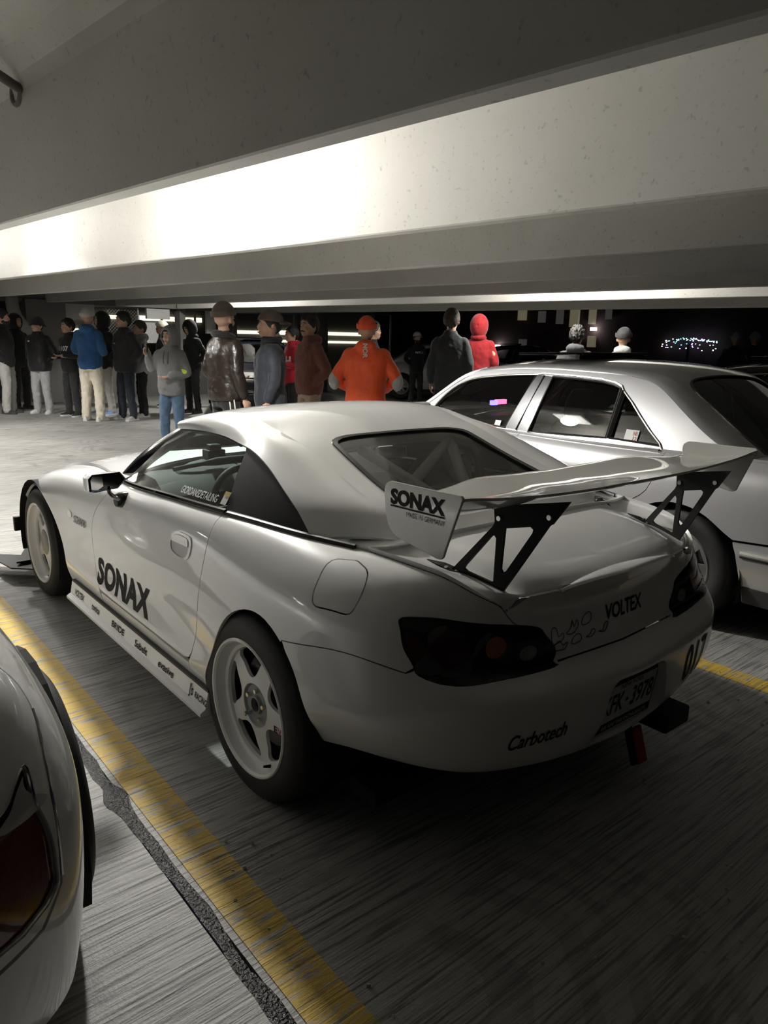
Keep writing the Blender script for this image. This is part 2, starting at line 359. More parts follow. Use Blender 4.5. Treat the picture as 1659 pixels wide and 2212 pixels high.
def broomed(name, colour=None, wear=.5):
    """broom-finished floor concrete (optionally under worn paint): cross grooves, trowel swirls, stains and tyre marks"""
    m, nt, b = nodes_of(name); L = nt.links.new; N = nt.nodes.new
    g = N('ShaderNodeNewGeometry'); sep = N('ShaderNodeSeparateXYZ'); L(g.outputs['Position'], sep.inputs[0])
    def noise(vec, scale, detail=5, rough=.55):
        n = N('ShaderNodeTexNoise'); n.inputs['Scale'].default_value = scale; n.inputs['Detail'].default_value = detail; n.inputs['Roughness'].default_value = rough; L(vec, n.inputs['Vector']); return n.outputs['Fac']
    def mapped(s, rot=0.):
        q = N('ShaderNodeMapping'); q.inputs['Scale'].default_value = s; q.inputs['Rotation'].default_value = (0, 0, rot); L(g.outputs['Position'], q.inputs['Vector']); return q.outputs[0]
    def math_(op, a, c=None, v=None):
        q = N('ShaderNodeMath'); q.operation = op
        for i, x in enumerate((a, c if c is not None else v)):
            if x is None: continue
            if isinstance(x, (int, float)): q.inputs[i].default_value = x
            else: L(x, q.inputs[i])
        return q.outputs[0]
    def ramp(x, p0, p1, c0, c1):
        q = N('ShaderNodeValToRGB'); q.color_ramp.elements[0].position = p0; q.color_ramp.elements[1].position = p1; q.color_ramp.elements[0].color = (*c0, 1); q.color_ramp.elements[1].color = (*c1, 1); L(x, q.inputs[0]); return q.outputs[0]
    def mix(f, a, c, mode='MIX'):
        q = N('ShaderNodeMix'); q.data_type = 'RGBA'; q.blend_type = mode
        for i, x in ((0, f), (6, a), (7, c)):
            if isinstance(x, (int, float)): q.inputs[i].default_value = x
            elif isinstance(x, tuple): q.inputs[i].default_value = (*x, 1)
            else: L(x, q.inputs[i])
        return q.outputs[2]
    big = noise(mapped((.5, .5, .5)), 1.6, 7); groove = noise(mapped((95, 3.2, 1), .03), 1., 3, .6); groove2 = noise(mapped((48, .8, 1), -.05), 1., 4, .65); fine = noise(mapped((1, 1, 1)), 130, 3)
    base = ramp(big, .30, .72, (.30, .295, .28), (.50, .49, .47))
    base = mix(ramp(groove2, .38, .50, (1, 1, 1), (0, 0, 0)), base, mix(.30, base, (.05, .05, .048)))
    base = mix(ramp(groove, .38, .50, (1, 1, 1), (0, 0, 0)), base, mix(.62, base, (.06, .06, .058)))
    pits = ramp(fine, .66, .74, (0, 0, 0), (1, 1, 1)); base = mix(math_('MULTIPLY', pits, .55), base, (.05, .05, .05))
    stain = ramp(noise(mapped((.7, 1.5, 1)), 2.2, 4), .60, .70, (0, 0, 0), (1, 1, 1)); base = mix(math_('MULTIPLY', stain, .35), base, (.06, .06, .058))
    # trowel swirls: rings round scattered centres
    vor = N('ShaderNodeTexVoronoi'); vor.inputs['Scale'].default_value = .75; L(g.outputs['Position'], vor.inputs['Vector'])
    ringv = math_('SINE', math_('MULTIPLY', math_('ADD', vor.outputs['Distance'], math_('MULTIPLY', noise(mapped((1, 1, 1)), 2.5, 2), .12)), None, 85.)); sw = ramp(noise(mapped((.35, .35, .35)), 1.5, 2), .50, .58, (0, 0, 0), (1, 1, 1))
    base = mix(math_('MULTIPLY', math_('MULTIPLY', math_('GREATER_THAN', ringv, None, .35), sw), .22), base, (.07, .07, .068))
    if colour:
        w = noise(mapped((22, 5, 1)), 1.5, 7, .7); base = mix(ramp(w, .36+wear*.1, .46+wear*.1, (0, 0, 0), (1, 1, 1)), base, mix(math_('MULTIPLY', ramp(groove, .34, .46, (1, 1, 1), (0, 0, 0)), .6), colour, (.08, .07, .04)))
    L(base, b.inputs['Base Color'])
    rr = N('ShaderNodeMapRange'); rr.inputs[3].default_value = .42; rr.inputs[4].default_value = .72; L(big, rr.inputs[0]); L(rr.outputs[0], b.inputs['Roughness'])
    h = math_('ADD', math_('MULTIPLY', groove, .9), math_('ADD', math_('MULTIPLY', groove2, .9), math_('ADD', math_('MULTIPLY', fine, .35), math_('MULTIPLY', math_('MULTIPLY', ringv, sw), .10))))
    bp = N('ShaderNodeBump'); bp.inputs['Strength'].default_value = .75; bp.inputs['Distance'].default_value = .006; L(h, bp.inputs['Height']); L(bp.outputs[0], b.inputs['Normal'])
    return m
M['floor'] = broomed('broomed_concrete'); M['line'] = broomed('worn_yellow_paint', (.60, .40, .055), .30)
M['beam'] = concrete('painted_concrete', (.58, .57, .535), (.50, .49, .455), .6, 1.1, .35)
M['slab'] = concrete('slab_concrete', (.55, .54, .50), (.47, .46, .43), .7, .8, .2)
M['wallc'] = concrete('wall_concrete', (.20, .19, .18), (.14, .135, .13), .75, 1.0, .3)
M['tar'] = simple('wet_joint_filler', (.010, .0095, .0095), .3, noise=.4, nscale=80, bump=1., bscale=110)

floor = MB()
for y0, y1 in ((-45, 1.201), (1.239, 14)):
    xs, ysf = [-14, 3, 20, 45], [y0, y1]; floor.grid([[(x, y, 0) for y in ysf[::-1]] for x in xs])
floor.grid([[(x, 1.201, 0) for x in (-14, 45)], [(x, 1.201, -.03) for x in (-14, 45)]]); floor.grid([[(x, 1.239, -.03) for x in (-14, 45)], [(x, 1.239, 0) for x in (-14, 45)]])
floor = struct(floor.build('floor', M['floor'], fix=False))
xs = np.linspace(-6, 12, 500); wob = np.interp(xs, np.arange(-6, 12.1, .11), rng.normal(0, .006, len(np.arange(-6, 12.1, .11)))); wob2 = np.interp(xs, np.arange(-6, 12.1, .09), rng.normal(0, .007, len(np.arange(-6, 12.1, .09))))
blob = .022*np.exp(-((xs-.25)/.06)**2)
MB().grid(np.stack([np.stack([xs, 1.199+wob-blob, np.full(500, .0006)], 1), np.stack([xs, 1.203+wob-blob, np.full(500, .0020)], 1), np.stack([xs, 1.236+wob2+blob*.7, np.full(500, .0020)], 1), np.stack([xs, 1.240+wob2+blob*.7, np.full(500, .0006)], 1)])).build('joint_filler', M['tar'], floor, smooth=True)
def stripe(y0, y1, x0, x1):
    MB().grid([[(x, y, .0022) for y in (y0, y1)] for x in np.linspace(x0, x1, 12)]).build('parking_line', M['line'], floor)
stripe(1.055, 1.182, -5, 4.6); stripe(-1.43, -1.31, -5, 4.6); stripe(-4.05, -3.93, -5, 4.6); stripe(3.7, 3.82, -5, 4.6)

def bay(t, p, z): q = along(t, p); return (q[0], q[1], z)
def bar(name, t0, t1, prof, mat, n=2, parent=None, bevel=0):
    """profile [(perp, z)] swept along the stems' direction"""
    G = np.array([[bay(t, p, z) for p, z in prof] for t in np.linspace(t0, t1, n)]); mb = MB(); mb.grid(G, wrap=True); mb.add(G[0], [tuple(range(len(prof)))]); mb.add(G[-1], [tuple(range(len(prof)))])
    return struct(mb.build(name, mat, parent, bevel=bevel))
for i in range(-2, 7):
    p = 1.458+1.508*(i-1); w = .095
    prof = [(p+.007, 2.05), (p+w-.007, 2.05), (p+w, 2.057), (p+w+.030, 2.60), (p+w+.05, 2.66), (p+w+.13, 2.73), (p-.13, 2.73), (p-.05, 2.66), (p-.030, 2.60), (p, 2.057)]
    bar('beam', -8, 16.4, prof, M['beam'])
bar('ceiling', -8, 17.5, [(-4.5, 2.73), (11.3, 2.73), (11.3, 2.85), (-4.5, 2.85)], M['slab'])
bar('beam', -8, 16.4, [(10.45, 2.02), (10.85, 2.02), (10.85, 2.8), (10.45, 2.8)], M['beam'])
def cross(name, t, wid, p0, p1, z0, z1, mat, parent=None):
    G = np.array([[bay(t+d, p, z) for d, z in ((-wid/2, z0), (wid/2, z0), (wid/2, z1), (-wid/2, z1))] for p in (p0, p1)]); mb = MB(); mb.grid(G, wrap=True); mb.add(G[0], [(0, 1, 2, 3)]); mb.add(G[1], [(0, 1, 2, 3)])
    return struct(mb.build(name, mat, parent))
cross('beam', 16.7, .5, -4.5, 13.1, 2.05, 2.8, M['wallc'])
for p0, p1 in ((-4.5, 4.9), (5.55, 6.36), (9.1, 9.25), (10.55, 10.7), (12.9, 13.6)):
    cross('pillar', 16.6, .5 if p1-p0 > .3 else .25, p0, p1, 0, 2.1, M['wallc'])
# low parapet and pale panels between the pillars
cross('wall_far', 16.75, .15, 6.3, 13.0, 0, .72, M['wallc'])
M['panel'] = simple('pale_panel', (.50, .50, .49), .6, noise=.08, nscale=5)
for p0, p1, z0, z1 in ((6.40, 7.05, 1.72, 2.06), (8.28, 8.86, 1.80, 2.03), (8.15, 8.75, 1.25, 1.72), (9.85, 10.1, 1.5, 2.04)):
    cross('wall_panel', 16.55, .08, p0, p1, z0, z1, M['panel'])
# conduit through the nearest stem
a, b_ = np.array(bay(4.08, 1.50, 2.60)), np.array(bay(3.02, .2, 2.70)); cd = MB(); cd.tube([a, b_], .022, 12)
cp = cd.build('conduit', simple('rusty_conduit', (.10, .085, .07), .6, metal=.3, noise=.3), bpy.data.objects['ceiling'], smooth=True)
mb = MB(); a2 = np.linspace(0, 2*np.pi, 20); c0 = np.array(bay(4.08, 1.425, 2.60)); mb.tube([c0+np.array(BEAM.tolist()+[0])*.055*math.cos(q)+np.array([0, 0, .05*math.sin(q)]) for q in a2], .012, 8, caps=False); mb.build('hole_collar', simple('cut_concrete', (.16, .15, .14), .8), cp, smooth=True)
# drain pipe on the far pillar
dp = MB(); dp.tube(smooth_path([bay(16.3, 5.28, 2.12), bay(16.15, 5.28, 1.75), bay(16.15, 5.42, 1.55), bay(16.15, 5.62, 1.30), bay(16.15, 5.66, 1.1), bay(16.15, 5.66, .1)], 30), .12, 14)
dp.build('drain_pipe', simple('pale_pipe', (.30, .29, .27), .6), bpy.data.objects['pillar.001'], smooth=True)
# chain-link fence, one span per opening
M['wire'] = simple('galvanised_wire', (.34, .34, .32), .4, metal=.7)
def fence(label, p0, p1, t, z0=.72, z1=2.05, pitch=.075):
    f = thing('chain_link_fence', label, 'fence', bay(t, (p0+p1)/2, z0)); mb = MB(); inv = Matrix.Translation(Vector(bay(t, (p0+p1)/2, z0))).inverted()
    W_, H_ = p1-p0, z1-z0; r = .0035
    def seg(a, b):
        A, B = np.array(bay(t, p0+a[0], z0+a[1])), np.array(bay(t, p0+b[0], z0+b[1])); s = np.array([0, 0, r]); l = np.array([BEAM[0], BEAM[1], 0])*r
        off = np.array(bay(t, (p0+p1)/2, z0)); A, B = A-off, B-off
        mb.add([A+s, A-s, B-s, B+s, A+l, A-l, B-l, B+l], [(0, 1, 2, 3), (4, 5, 6, 7)])
    for k in range(int((W_+H_)/pitch)+1):
        c = k*pitch
        x0, x1 = max(0, c-H_), min(W_, c)
        if x1 > x0: seg((x0, c-x0), (x1, c-x1)); seg((W_-x0, c-x0), (W_-x1, c-x1))
    tag(mb.build('wire_mesh', M['wire'], f, fix=False), kind='stuff')
    for pp in (p0, p1):
        q = np.array(bay(t, pp, 0))-np.array(bay(t, (p0+p1)/2, z0)); MB().tube([q, q+[0, 0, z1]], .03, 10).build('post', M['wire'], f, smooth=True)
    a, b = np.array(bay(t, p0, z1)), np.array(bay(t, p1, z1)); off = np.array(bay(t, (p0+p1)/2, z0)); MB().tube([a-off, b-off], .022, 8).build('top_rail', M['wire'], f, smooth=True)
fence('chain-link fence span beside the far concrete pillar, behind the blue hoodie', 7.1, 8.25, 16.9); fence('chain-link fence span behind the woman in the grey hoodie', 8.85, 9.75, 16.9)
fence('chain-link fence span behind the men in brown and red jackets', 10.75, 12.85, 16.9)
fence('chain-link fence span behind the orange jacket, beyond the last pillar', 13.65, 16.6, 16.9, .9, 2.2)
# edge of the next deck beyond the fence, its light put in as glow, dark yard and building
M['strip'] = simple('glowing_deck_edge', (.5, .5, .45), .6, emit=(1, .93, .70), estr=1.6)
M['yard'] = simple('night_asphalt', (.05, .05, .05), .8); M['night_brick'] = simple('dark_brick', (.055, .028, .028), .85, noise=.3, nscale=3)
wb_ = cross('wall_back', 23.5, .3, -6, 22, 0, 3.3, simple('dim_deck_wall', (.13, .125, .11), .8))
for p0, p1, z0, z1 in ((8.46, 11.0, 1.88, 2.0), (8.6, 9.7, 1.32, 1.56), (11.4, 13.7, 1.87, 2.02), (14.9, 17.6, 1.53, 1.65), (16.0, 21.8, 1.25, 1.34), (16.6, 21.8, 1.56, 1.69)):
    q = np.array([bay(23.32, (p0+p1)/2, (z0+z1)/2)]); MB().box(q[0], (.07, p1-p0, z1-z0), Matrix.Rotation(.0791, 3, 'Z')).build('glowing_edge', M['strip'], wb_)  # lit concrete edge painted as glow, no lamp here
bar('wall_right', -20, 40, [(26, 0), (26.4, 0), (26.4, 9), (26, 9)], M['night_brick'])
# ---------------------------------------------------------------- the white roadster's outer skin (left half)
# rows run from the sill up over the shoulder, columns from the nose along the side and round the tail
WALL_S = [3.75, 3.52, 3.30, 3.12, 2.95, 2.70, 2.40, 2.10, 1.80, 1.45, 1.10, .75, .40, .15, -.12, -.32, -.46, -.59, -.70, -.81, -.95, -1.13, -1.33]
WALL_V = [0, 1, 2, 3, 4, 5, 6, 7, 8]
WALL = [
 [(3.2,0,0.13),(3.21,0,0.2),(3.215,0,0.28),(3.21,0,0.36),(3.2,0,0.43),(3.17,0,0.49),(3.12,0,0.54),(3.05,0,0.575),(2.95,0,0.6)],
 [(3.17,0.3,0.13),(3.18,0.3,0.2),(3.185,0.3,0.28),(3.18,0.3,0.36),(3.17,0.3,0.43),(3.14,0.3,0.49),(3.09,0.29,0.535),(3.02,0.28,0.57),(2.93,0.26,0.595)],
 [(3.09,0.54,0.13),(3.1,0.55,0.2),(3.105,0.55,0.28),(3.1,0.55,0.36),(3.09,0.55,0.43),(3.06,0.54,0.485),(3.01,0.52,0.53),(2.95,0.49,0.565),(2.88,0.44,0.595)],
 [(2.97,0.7,0.13),(2.98,0.71,0.2),(2.985,0.72,0.28),(2.98,0.72,0.36),(2.97,0.72,0.43),(2.95,0.71,0.485),(2.91,0.69,0.53),(2.86,0.64,0.57),(2.81,0.57,0.6)],
 [(2.84,0.785,0.13),(2.85,0.795,0.2),(2.85,0.805,0.28),(2.85,0.81,0.36),(2.84,0.81,0.44),(2.83,0.8,0.5),(2.8,0.775,0.545),(2.77,0.72,0.585),(2.73,0.63,0.615)],
 [(2.66,0.81,0.13),(2.66,0.825,0.2),(2.66,0.838,0.28),(2.66,0.845,0.37),(2.66,0.846,0.46),(2.66,0.84,0.53),(2.65,0.82,0.585),(2.64,0.765,0.63),(2.62,0.665,0.655)],
 [(2.4,0.83,0.14),(2.4,0.85,0.22),(2.4,0.862,0.31),(2.4,0.867,0.41),(2.4,0.869,0.51),(2.4,0.866,0.585),(2.4,0.848,0.645),(2.4,0.79,0.7),(2.4,0.68,0.728)],
 [(2.1,0.835,0.17),(2.1,0.853,0.24),(2.1,0.862,0.32),(2.1,0.864,0.42),(2.1,0.867,0.53),(2.1,0.867,0.615),(2.1,0.85,0.685),(2.1,0.795,0.755),(2.1,0.685,0.785)],
 [(1.8,0.835,0.2),(1.8,0.852,0.255),(1.8,0.866,0.325),(1.8,0.858,0.42),(1.8,0.862,0.54),(1.8,0.866,0.635),(1.8,0.852,0.715),(1.8,0.8,0.79),(1.8,0.7,0.82)],
 [(1.45,0.835,0.2),(1.45,0.852,0.255),(1.45,0.868,0.325),(1.45,0.853,0.42),(1.45,0.857,0.54),(1.45,0.862,0.645),(1.45,0.852,0.735),(1.45,0.815,0.805),(1.45,0.745,0.838)],
 [(1.1,0.835,0.2),(1.1,0.852,0.255),(1.1,0.868,0.325),(1.1,0.85,0.42),(1.1,0.853,0.54),(1.1,0.858,0.65),(1.1,0.852,0.745),(1.1,0.828,0.815),(1.1,0.785,0.85)],
 [(0.75,0.835,0.2),(0.75,0.852,0.255),(0.75,0.868,0.325),(0.75,0.85,0.42),(0.75,0.852,0.54),(0.75,0.857,0.66),(0.75,0.852,0.758),(0.75,0.828,0.833),(0.75,0.785,0.868)],
 [(0.4,0.835,0.2),(0.4,0.853,0.255),(0.4,0.87,0.325),(0.4,0.86,0.42),(0.4,0.862,0.54),(0.4,0.862,0.665),(0.4,0.85,0.77),(0.4,0.82,0.848),(0.4,0.772,0.882)],
 [(0.15,0.838,0.2),(0.15,0.857,0.26),(0.15,0.873,0.335),(0.15,0.877,0.43),(0.15,0.878,0.545),(0.15,0.87,0.665),(0.15,0.848,0.773),(0.15,0.805,0.855),(0.15,0.75,0.89)],
 [(-0.12,0.838,0.22),(-0.12,0.858,0.275),(-0.12,0.873,0.35),(-0.12,0.884,0.44),(-0.12,0.886,0.555),(-0.12,0.874,0.672),(-0.12,0.842,0.778),(-0.12,0.785,0.86),(-0.12,0.715,0.893)],
 [(-0.32,0.815,0.31),(-0.32,0.838,0.345),(-0.32,0.862,0.405),(-0.32,0.877,0.475),(-0.32,0.876,0.575),(-0.32,0.862,0.68),(-0.32,0.828,0.782),(-0.32,0.755,0.862),(-0.32,0.655,0.889)],
 [(-0.455,0.775,0.335),(-0.46,0.805,0.375),(-0.465,0.838,0.44),(-0.47,0.86,0.51),(-0.465,0.858,0.595),(-0.46,0.838,0.69),(-0.455,0.802,0.782),(-0.45,0.72,0.857),(-0.45,0.615,0.884)],
 [(-0.555,0.715,0.338),(-0.58,0.755,0.378),(-0.6,0.795,0.445),(-0.605,0.812,0.515),(-0.6,0.808,0.59),(-0.58,0.785,0.68),(-0.57,0.752,0.768),(-0.55,0.675,0.848),(-0.55,0.578,0.878)],
 [(-0.638,0.665,0.338),(-0.663,0.7,0.378),(-0.688,0.728,0.445),(-0.693,0.738,0.515),(-0.688,0.732,0.585),(-0.653,0.72,0.66),(-0.633,0.692,0.745),(-0.613,0.63,0.83),(-0.618,0.545,0.87)],
 [(-0.705,0.6,0.336),(-0.73,0.628,0.376),(-0.755,0.645,0.443),(-0.76,0.65,0.513),(-0.755,0.645,0.58),(-0.71,0.64,0.637),(-0.69,0.615,0.72),(-0.675,0.572,0.802),(-0.695,0.5,0.846)],
 [(-0.76,0.495,0.332),(-0.785,0.515,0.372),(-0.808,0.525,0.438),(-0.812,0.528,0.508),(-0.806,0.524,0.572),(-0.755,0.52,0.618),(-0.738,0.5,0.698),(-0.722,0.47,0.775),(-0.745,0.415,0.828)],
 [(-0.809,0.29,0.32),(-0.832,0.295,0.362),(-0.85,0.3,0.43),(-0.853,0.3,0.5),(-0.844,0.3,0.565),(-0.784,0.295,0.607),(-0.764,0.285,0.68),(-0.749,0.27,0.755),(-0.77,0.235,0.818)],
 [(-0.829,0,0.308),(-0.852,0,0.352),(-0.869,0,0.422),(-0.872,0,0.495),(-0.862,0,0.56),(-0.799,0,0.602),(-0.776,0,0.675),(-0.762,0,0.75),(-0.782,0,0.812)],
]
wall = Tensor([-q for q in WALL_S], WALL_V, WALL)      # first parameter = -x along the side
car = thing('sports_car', 'white two-seat sports car with black lettering and a tall rear wing', 'car')
def X(pts): return wall.find(pts, [0, 2], (-3.0, .75))
def UV(*p): return np.array(p, float)
def loop(*segs): return np.vstack(segs)
DF = [(1.278, .788), (1.359, .718), (1.418, .645), (1.444, .58), (1.460, .50), (1.452, .43), (1.415, .37), (1.372, .336)]
DB = [(1.36, .328), (1.2, .325), (.9, .325), (.6, .325), (.46, .326), (.42, .336), (.398, .362)]
DR = [(.388, .39), (.362, .462), (.327, .596), (.300, .70), (.291, .78), (.297, .845)]
df, db, dr = X(smooth_path(DF, 16)), X(DB), X(smooth_path(DR, 14))
belt_f, belt_r = UV([-1.225, 8]), UV([-.312, 8])
AF = smooth_path([(2.83, .30), (2.765, .45), (2.665, .562), (2.53, .622), (2.39, .643), (2.26, .636), (2.133, .599), (2.025, .535), (1.935, .43), (1.87, .32), (1.838, .235)], 34)
AR = smooth_path([(.305, .225), (.296, .28), (.236, .406), (.168, .515), (.093, .600), (0, .652), (-.108, .668), (-.216, .632), (-.312, .545), (-.350, .465), (-.365, .40), (-.362, .356)], 36)
af = np.vstack([UV([-2.845, 0]), X(AF), UV([-1.825, 0])]); ar = np.vstack([UV([-.31, 0]), X(AR)])
TAIL_OUT = smooth_path([(1.106, 4.90), (1.004, 4.885), (.868, 4.734), (.766, 4.624), (.722, 4.688), (.686, 4.946), (.650, 5.451), (.621, 6.007), (.627, 6.206), (.668, 6.301), (.812, 6.529), (.97, 6.60), (1.046, 6.491), (1.082, 6.241), (1.105, 5.879), (1.118, 5.30), (1.117, 5.02)], 64, closed=True)
i0 = int(np.argmin(((TAIL_OUT-[.684, 4.96])**2).sum(1)))               # where the bumper seam meets the lamp
i1 = int(np.argmin(((TAIL_OUT-[.985, 6.60])**2).sum(1)))               # where the boot seam meets it
i2 = int(np.argmin(((TAIL_OUT-[1.118, 5.17])**2*[1, .1]).sum(1)))      # where boot and bumper meet it inside
seam_b = np.array([(.235, 4.60), (.381, 4.746), (.506, 4.825), (.612, 4.79), (.66, 4.755)])
seam_b = smooth_path(seam_b, 14)
seam_t = smooth_path([(.346, 8), (.48, 7.86), (.627, 7.70), (.766, 7.547), (.863, 7.41), (.936, 7.10), (.982, 6.66)], 24)
ib = int(np.argmin(((ar-[.235, 4.60])**2*[1, .05]).sum(1)))
# --- wings, doors, quarters, bumpers: each is cut from the same skin with an open joint round it
fuel = wall.find(smooth_path([(-.303, .868), (-.335, .874), (-.362, .876), (-.39, .872), (-.437, .858), (-.456, .84), (-.472, .79), (-.468, .772), (-.44, .766), (-.37, .763), (-.335, .766), (-.322, .785), (-.31, .83)], 40, True), [0, 2], (.1, .75))
FUEL = wall.find([(-.300, .872)], [0, 2], (.1, .75))
for mir in (False, True):
    k = dict(mirror=mir)
    panel('front_fender', wall, loop(df[::-1][:0], belt_f, df, X([(1.355, .30)]), UV([-1.345, 0]), UV([-1.825, 0]), af[::-1], UV([-2.88, 1]), UV([-2.86, 5]), UV([-2.80, 8]), UV([-2.4, 8]), UV([-2.0, 8]), UV([-1.6, 8])), M['white'], car, **k)
    door = panel('door', wall, loop(belt_f, df, db, dr, belt_r, UV([-.6, 8]), UV([-.9, 8])), M['white'], car, **k)
    panel('rocker_panel', wall, loop(X([(1.345, .318), (1.1, .318), (.7, .318), (.42, .318)]), UV([-.42, 0]), UV([-1.345, 0])), M['white'], car, gap=.0012, **k)
    qp = panel('quarter_panel', wall, loop(UV([-.42, 0]), X([(.42, .322), (.398, .358)]), dr, belt_r, UV([-.1, 8]), UV([.1, 8]), UV([.25, 8]), seam_t, TAIL_OUT[min(i0, i1):max(i0, i1)+1][::-1], seam_b[::-1], ar[:ib+1][::-1]), M['white'], car, holes=[fuel], h=.026, **k)
    panel('fuel_door' if not mir else 'fuel_door', wall, fuel, M['white'], qp, gap=.002, **k) if not mir else panel('filler_blank', wall, fuel, M['white'], qp, gap=.0, flange=0, **k)
    # dark liners seen through the joints and the wheel openings
    panel('inner_liner', wall, loop(UV([-2.9, 1], [-2.9, 7.6], [-1.2, 7.8], [.3, 7.8], [.62, 7.4], [.62, 1]), ar[::-1][1:-1], af[::-1][1:-1]), M['dark'], car, off=-.03, flange=0, gap=.012, h=.07, **k)
# rear bumper with the number-plate recess
rec = wall.find(smooth_path([(0, .533), (.08, .532), (.135, .523), (.150, .495), (.166, .43), (.187, .368), (.190, .338), (.165, .326), (.08, .318), (0, .316)], 30), [1, 2], (.9, 1.33)); rec[0, 0] = rec[-1, 0] = 1.33
bum = loop(ar[ib+1:], UV([.42, .93], [.52, .95], [.608, .90], [.70, .62], [.804, .25], [.90, .02], [1.0, 0], [1.2, 0], [1.33, 0]), rec[::-1], UV([1.33, 5.09], [1.25, 5.09], [1.16, 5.09], [1.125, 5.06]), TAIL_OUT[i2-3:] if i2 > 50 else TAIL_OUT[:0], TAIL_OUT[:i0], seam_b[::-1])
bump = panel('rear_bumper', wall, bum, M['white'], car, both=True, h=.022, gap=.0012, pin=(0, 1.33))
R3 = wall(rec); R3 = np.vstack([R3, (R3*[1, -1, 1])[::-1][1:]]); B3 = R3.copy(); B3[:, 0] = -.812; B3[:, 1:] = (B3[:, 1:]-[0, .43])*[.93, .94]+[0, .43]
mb = MB(); mb.grid(np.stack([R3, R3*.3+B3*.7, B3])); mb.add(B3, [tuple(range(len(B3)))]); mb.build('plate_recess', M['white'], bump, smooth=True, angle=30)
# boot lid: rear face on the skin, deck bridged between its edges
ER_UV = smooth_path([(.94, 7.06), (.972, 7.5), (1.02, 7.88), (1.10, 7.98), (1.2, 8), (1.33, 8)], 34); ER_UV[:, 1] = np.minimum(ER_UV[:, 1], 8)
face = loop(UV([.948, 7.0]), UV([.982, 6.68]), TAIL_OUT[i1:i2][::1], UV([1.125, 5.13], [1.22, 5.14], [1.33, 5.14]), ER_UV[::-1][:-1])
lid = panel('trunk_lid', wall, face, M['white'], car, both=True, gap=.0012, pin=(0, 1.33))
edge_l = wall(np.vstack([seam_t[:19], [[.94, 7.06]]])); edge_r = wall(ER_UV)
front_l = smooth_path([edge_l[0], (-.37, .52, .888), (-.385, .3, .898), (-.39, 0, .905)], 20)
centre = smooth_path([(-.39, 0, .905), (-.50, 0, .892), (-.63, 0, .864), (-.73, 0, .836), (edge_r[-1][0], 0, edge_r[-1][2])], 30)
deck0 = crowned(coons(edge_l, centre, front_l, edge_r))
def deck(q):
    q = np.atleast_2d(q); P = deck0(q); b = q[:, 1]; P[:, 2] -= .034*np.exp(-((b-.2)/.14)**2)*np.clip(b/.06, 0, 1)*np.sin(np.pi*np.clip(q[:, 0], 0, 1))**.6; return P
panel('lid_top', deck, [(0, 0), (1, 0), (1, 1), (0, 1)], M['white'], lid, both=True, scale=(.5, .5), h=.025, gap=.001, sign=-1, pin=(1, 1.))
# raised lip along the boot's rear edge: a crescent facet rising from the deck to the edge
t = np.linspace(-1, 1, 45); half = np.abs(t); bs = np.interp(half, [0, 1], [1., .0]); er = polyline_eval(smooth_path(edge_r, 160))
dd_ = np.r_[0, np.cumsum(np.linalg.norm(np.diff(edge_r, axis=0), axis=1))]; bsel = np.interp(.298*half, np.abs(edge_r[:, 1][::-1]), (dd_/dd_[-1])[::-1])
base_e = er(bsel); arc = deck(np.stack([1-.115*(1-t**2)**.75-.001, bsel], 1)); sg = np.sign(t)[:, None]*np.array([[0, 1, 0]])+np.array([[1, 0, 1]])
ridge = base_e+np.stack([-.004-.006*(1-t**2), 0*t, .020*(1-t**2)**.6], 1); low = base_e+np.stack([-.003-.003*(1-t**2), 0*t, -.012*(1-t**2)**.5-.002], 1)
G = [arc*sg+[0, 0, -.003], arc*sg+[0, 0, .0022]]+[(arc*(1-f)+ridge*f)*sg+np.array([0, 0, 1.])*(.004*math.sin(math.pi*f)) for f in (.25, .5, .75, .93)]+[(ridge+[-.005, 0, -.004])*sg, low*sg]
mb = MB(); mb.grid(np.array(G)); mb.build('trunk_lip', M['white'], lid, smooth=True, angle=32)
# fixed deck between the hard top and the boot
dk_l = wall(np.stack([np.linspace(-.32, .352, 24), np.full(24, 8.)], 1))
dkp = crowned(coons(dk_l, smooth_path([(.32, 0, .86), (0, 0, .88), (-.2, 0, .89), (-.385, 0, .905)], 24), smooth_path([dk_l[0], (.32, .5, .87), (.32, 0, .86)], 12), np.stack([front_l[:, 0]+.004, front_l[:, 1], front_l[:, 2]-.004], 1)))
panel('rear_deck', dkp, [(0, 0), (1, 0), (1, 1), (0, 1)], M['white'], car, both=True, scale=(.7, .7), h=.04, gap=.001, sign=-1, off=-.001, pin=(1, 1.))
# nose
fb = loop(UV([-2.88, 1], [-2.845, 0], [-3.2, 0], [-3.75, 0], [-3.75, 6.5], [-3.3, 6.5], [-3.0, 6.6], [-2.82, 7.8], [-2.87, 5]))
nose = panel('front_bumper', wall, fb, M['white'], car, both=True, h=.05, pin=(0, -3.75))
for mir in (False, True): panel('headlight', wall, UV([-3.33, 5.9], [-3.33, 6.7], [-3.1, 7.9], [-2.86, 7.9], [-2.9, 6.8], [-3.1, 6.2]), M['rearglass'], nose, mirror=mir, h=.04, off=.004)
panel('air_intake', wall, UV([-3.75, 1.2], [-3.35, 1.2], [-3.3, 2.0], [-3.4, 2.8], [-3.75, 2.8]), M['dark'], nose, both=True, h=.06, off=.003)
hl = wall(np.stack([np.linspace(-1.225, -2.80, 40), np.full(40, 8.)], 1)); hn = wall(np.stack([np.linspace(-2.80, -3.75, 30), np.full(30, 8.)], 1))
cowl = smooth_path([hl[0], (1.36, .55, .862), (1.46, .28, .873), (1.49, 0, .877)], 24)
hc = smooth_path([(1.49, 0, .877), (1.8, 0, .862), (2.2, 0, .822), (2.6, 0, .742), (2.85, 0, .655), tuple(hn[-1])], 40)
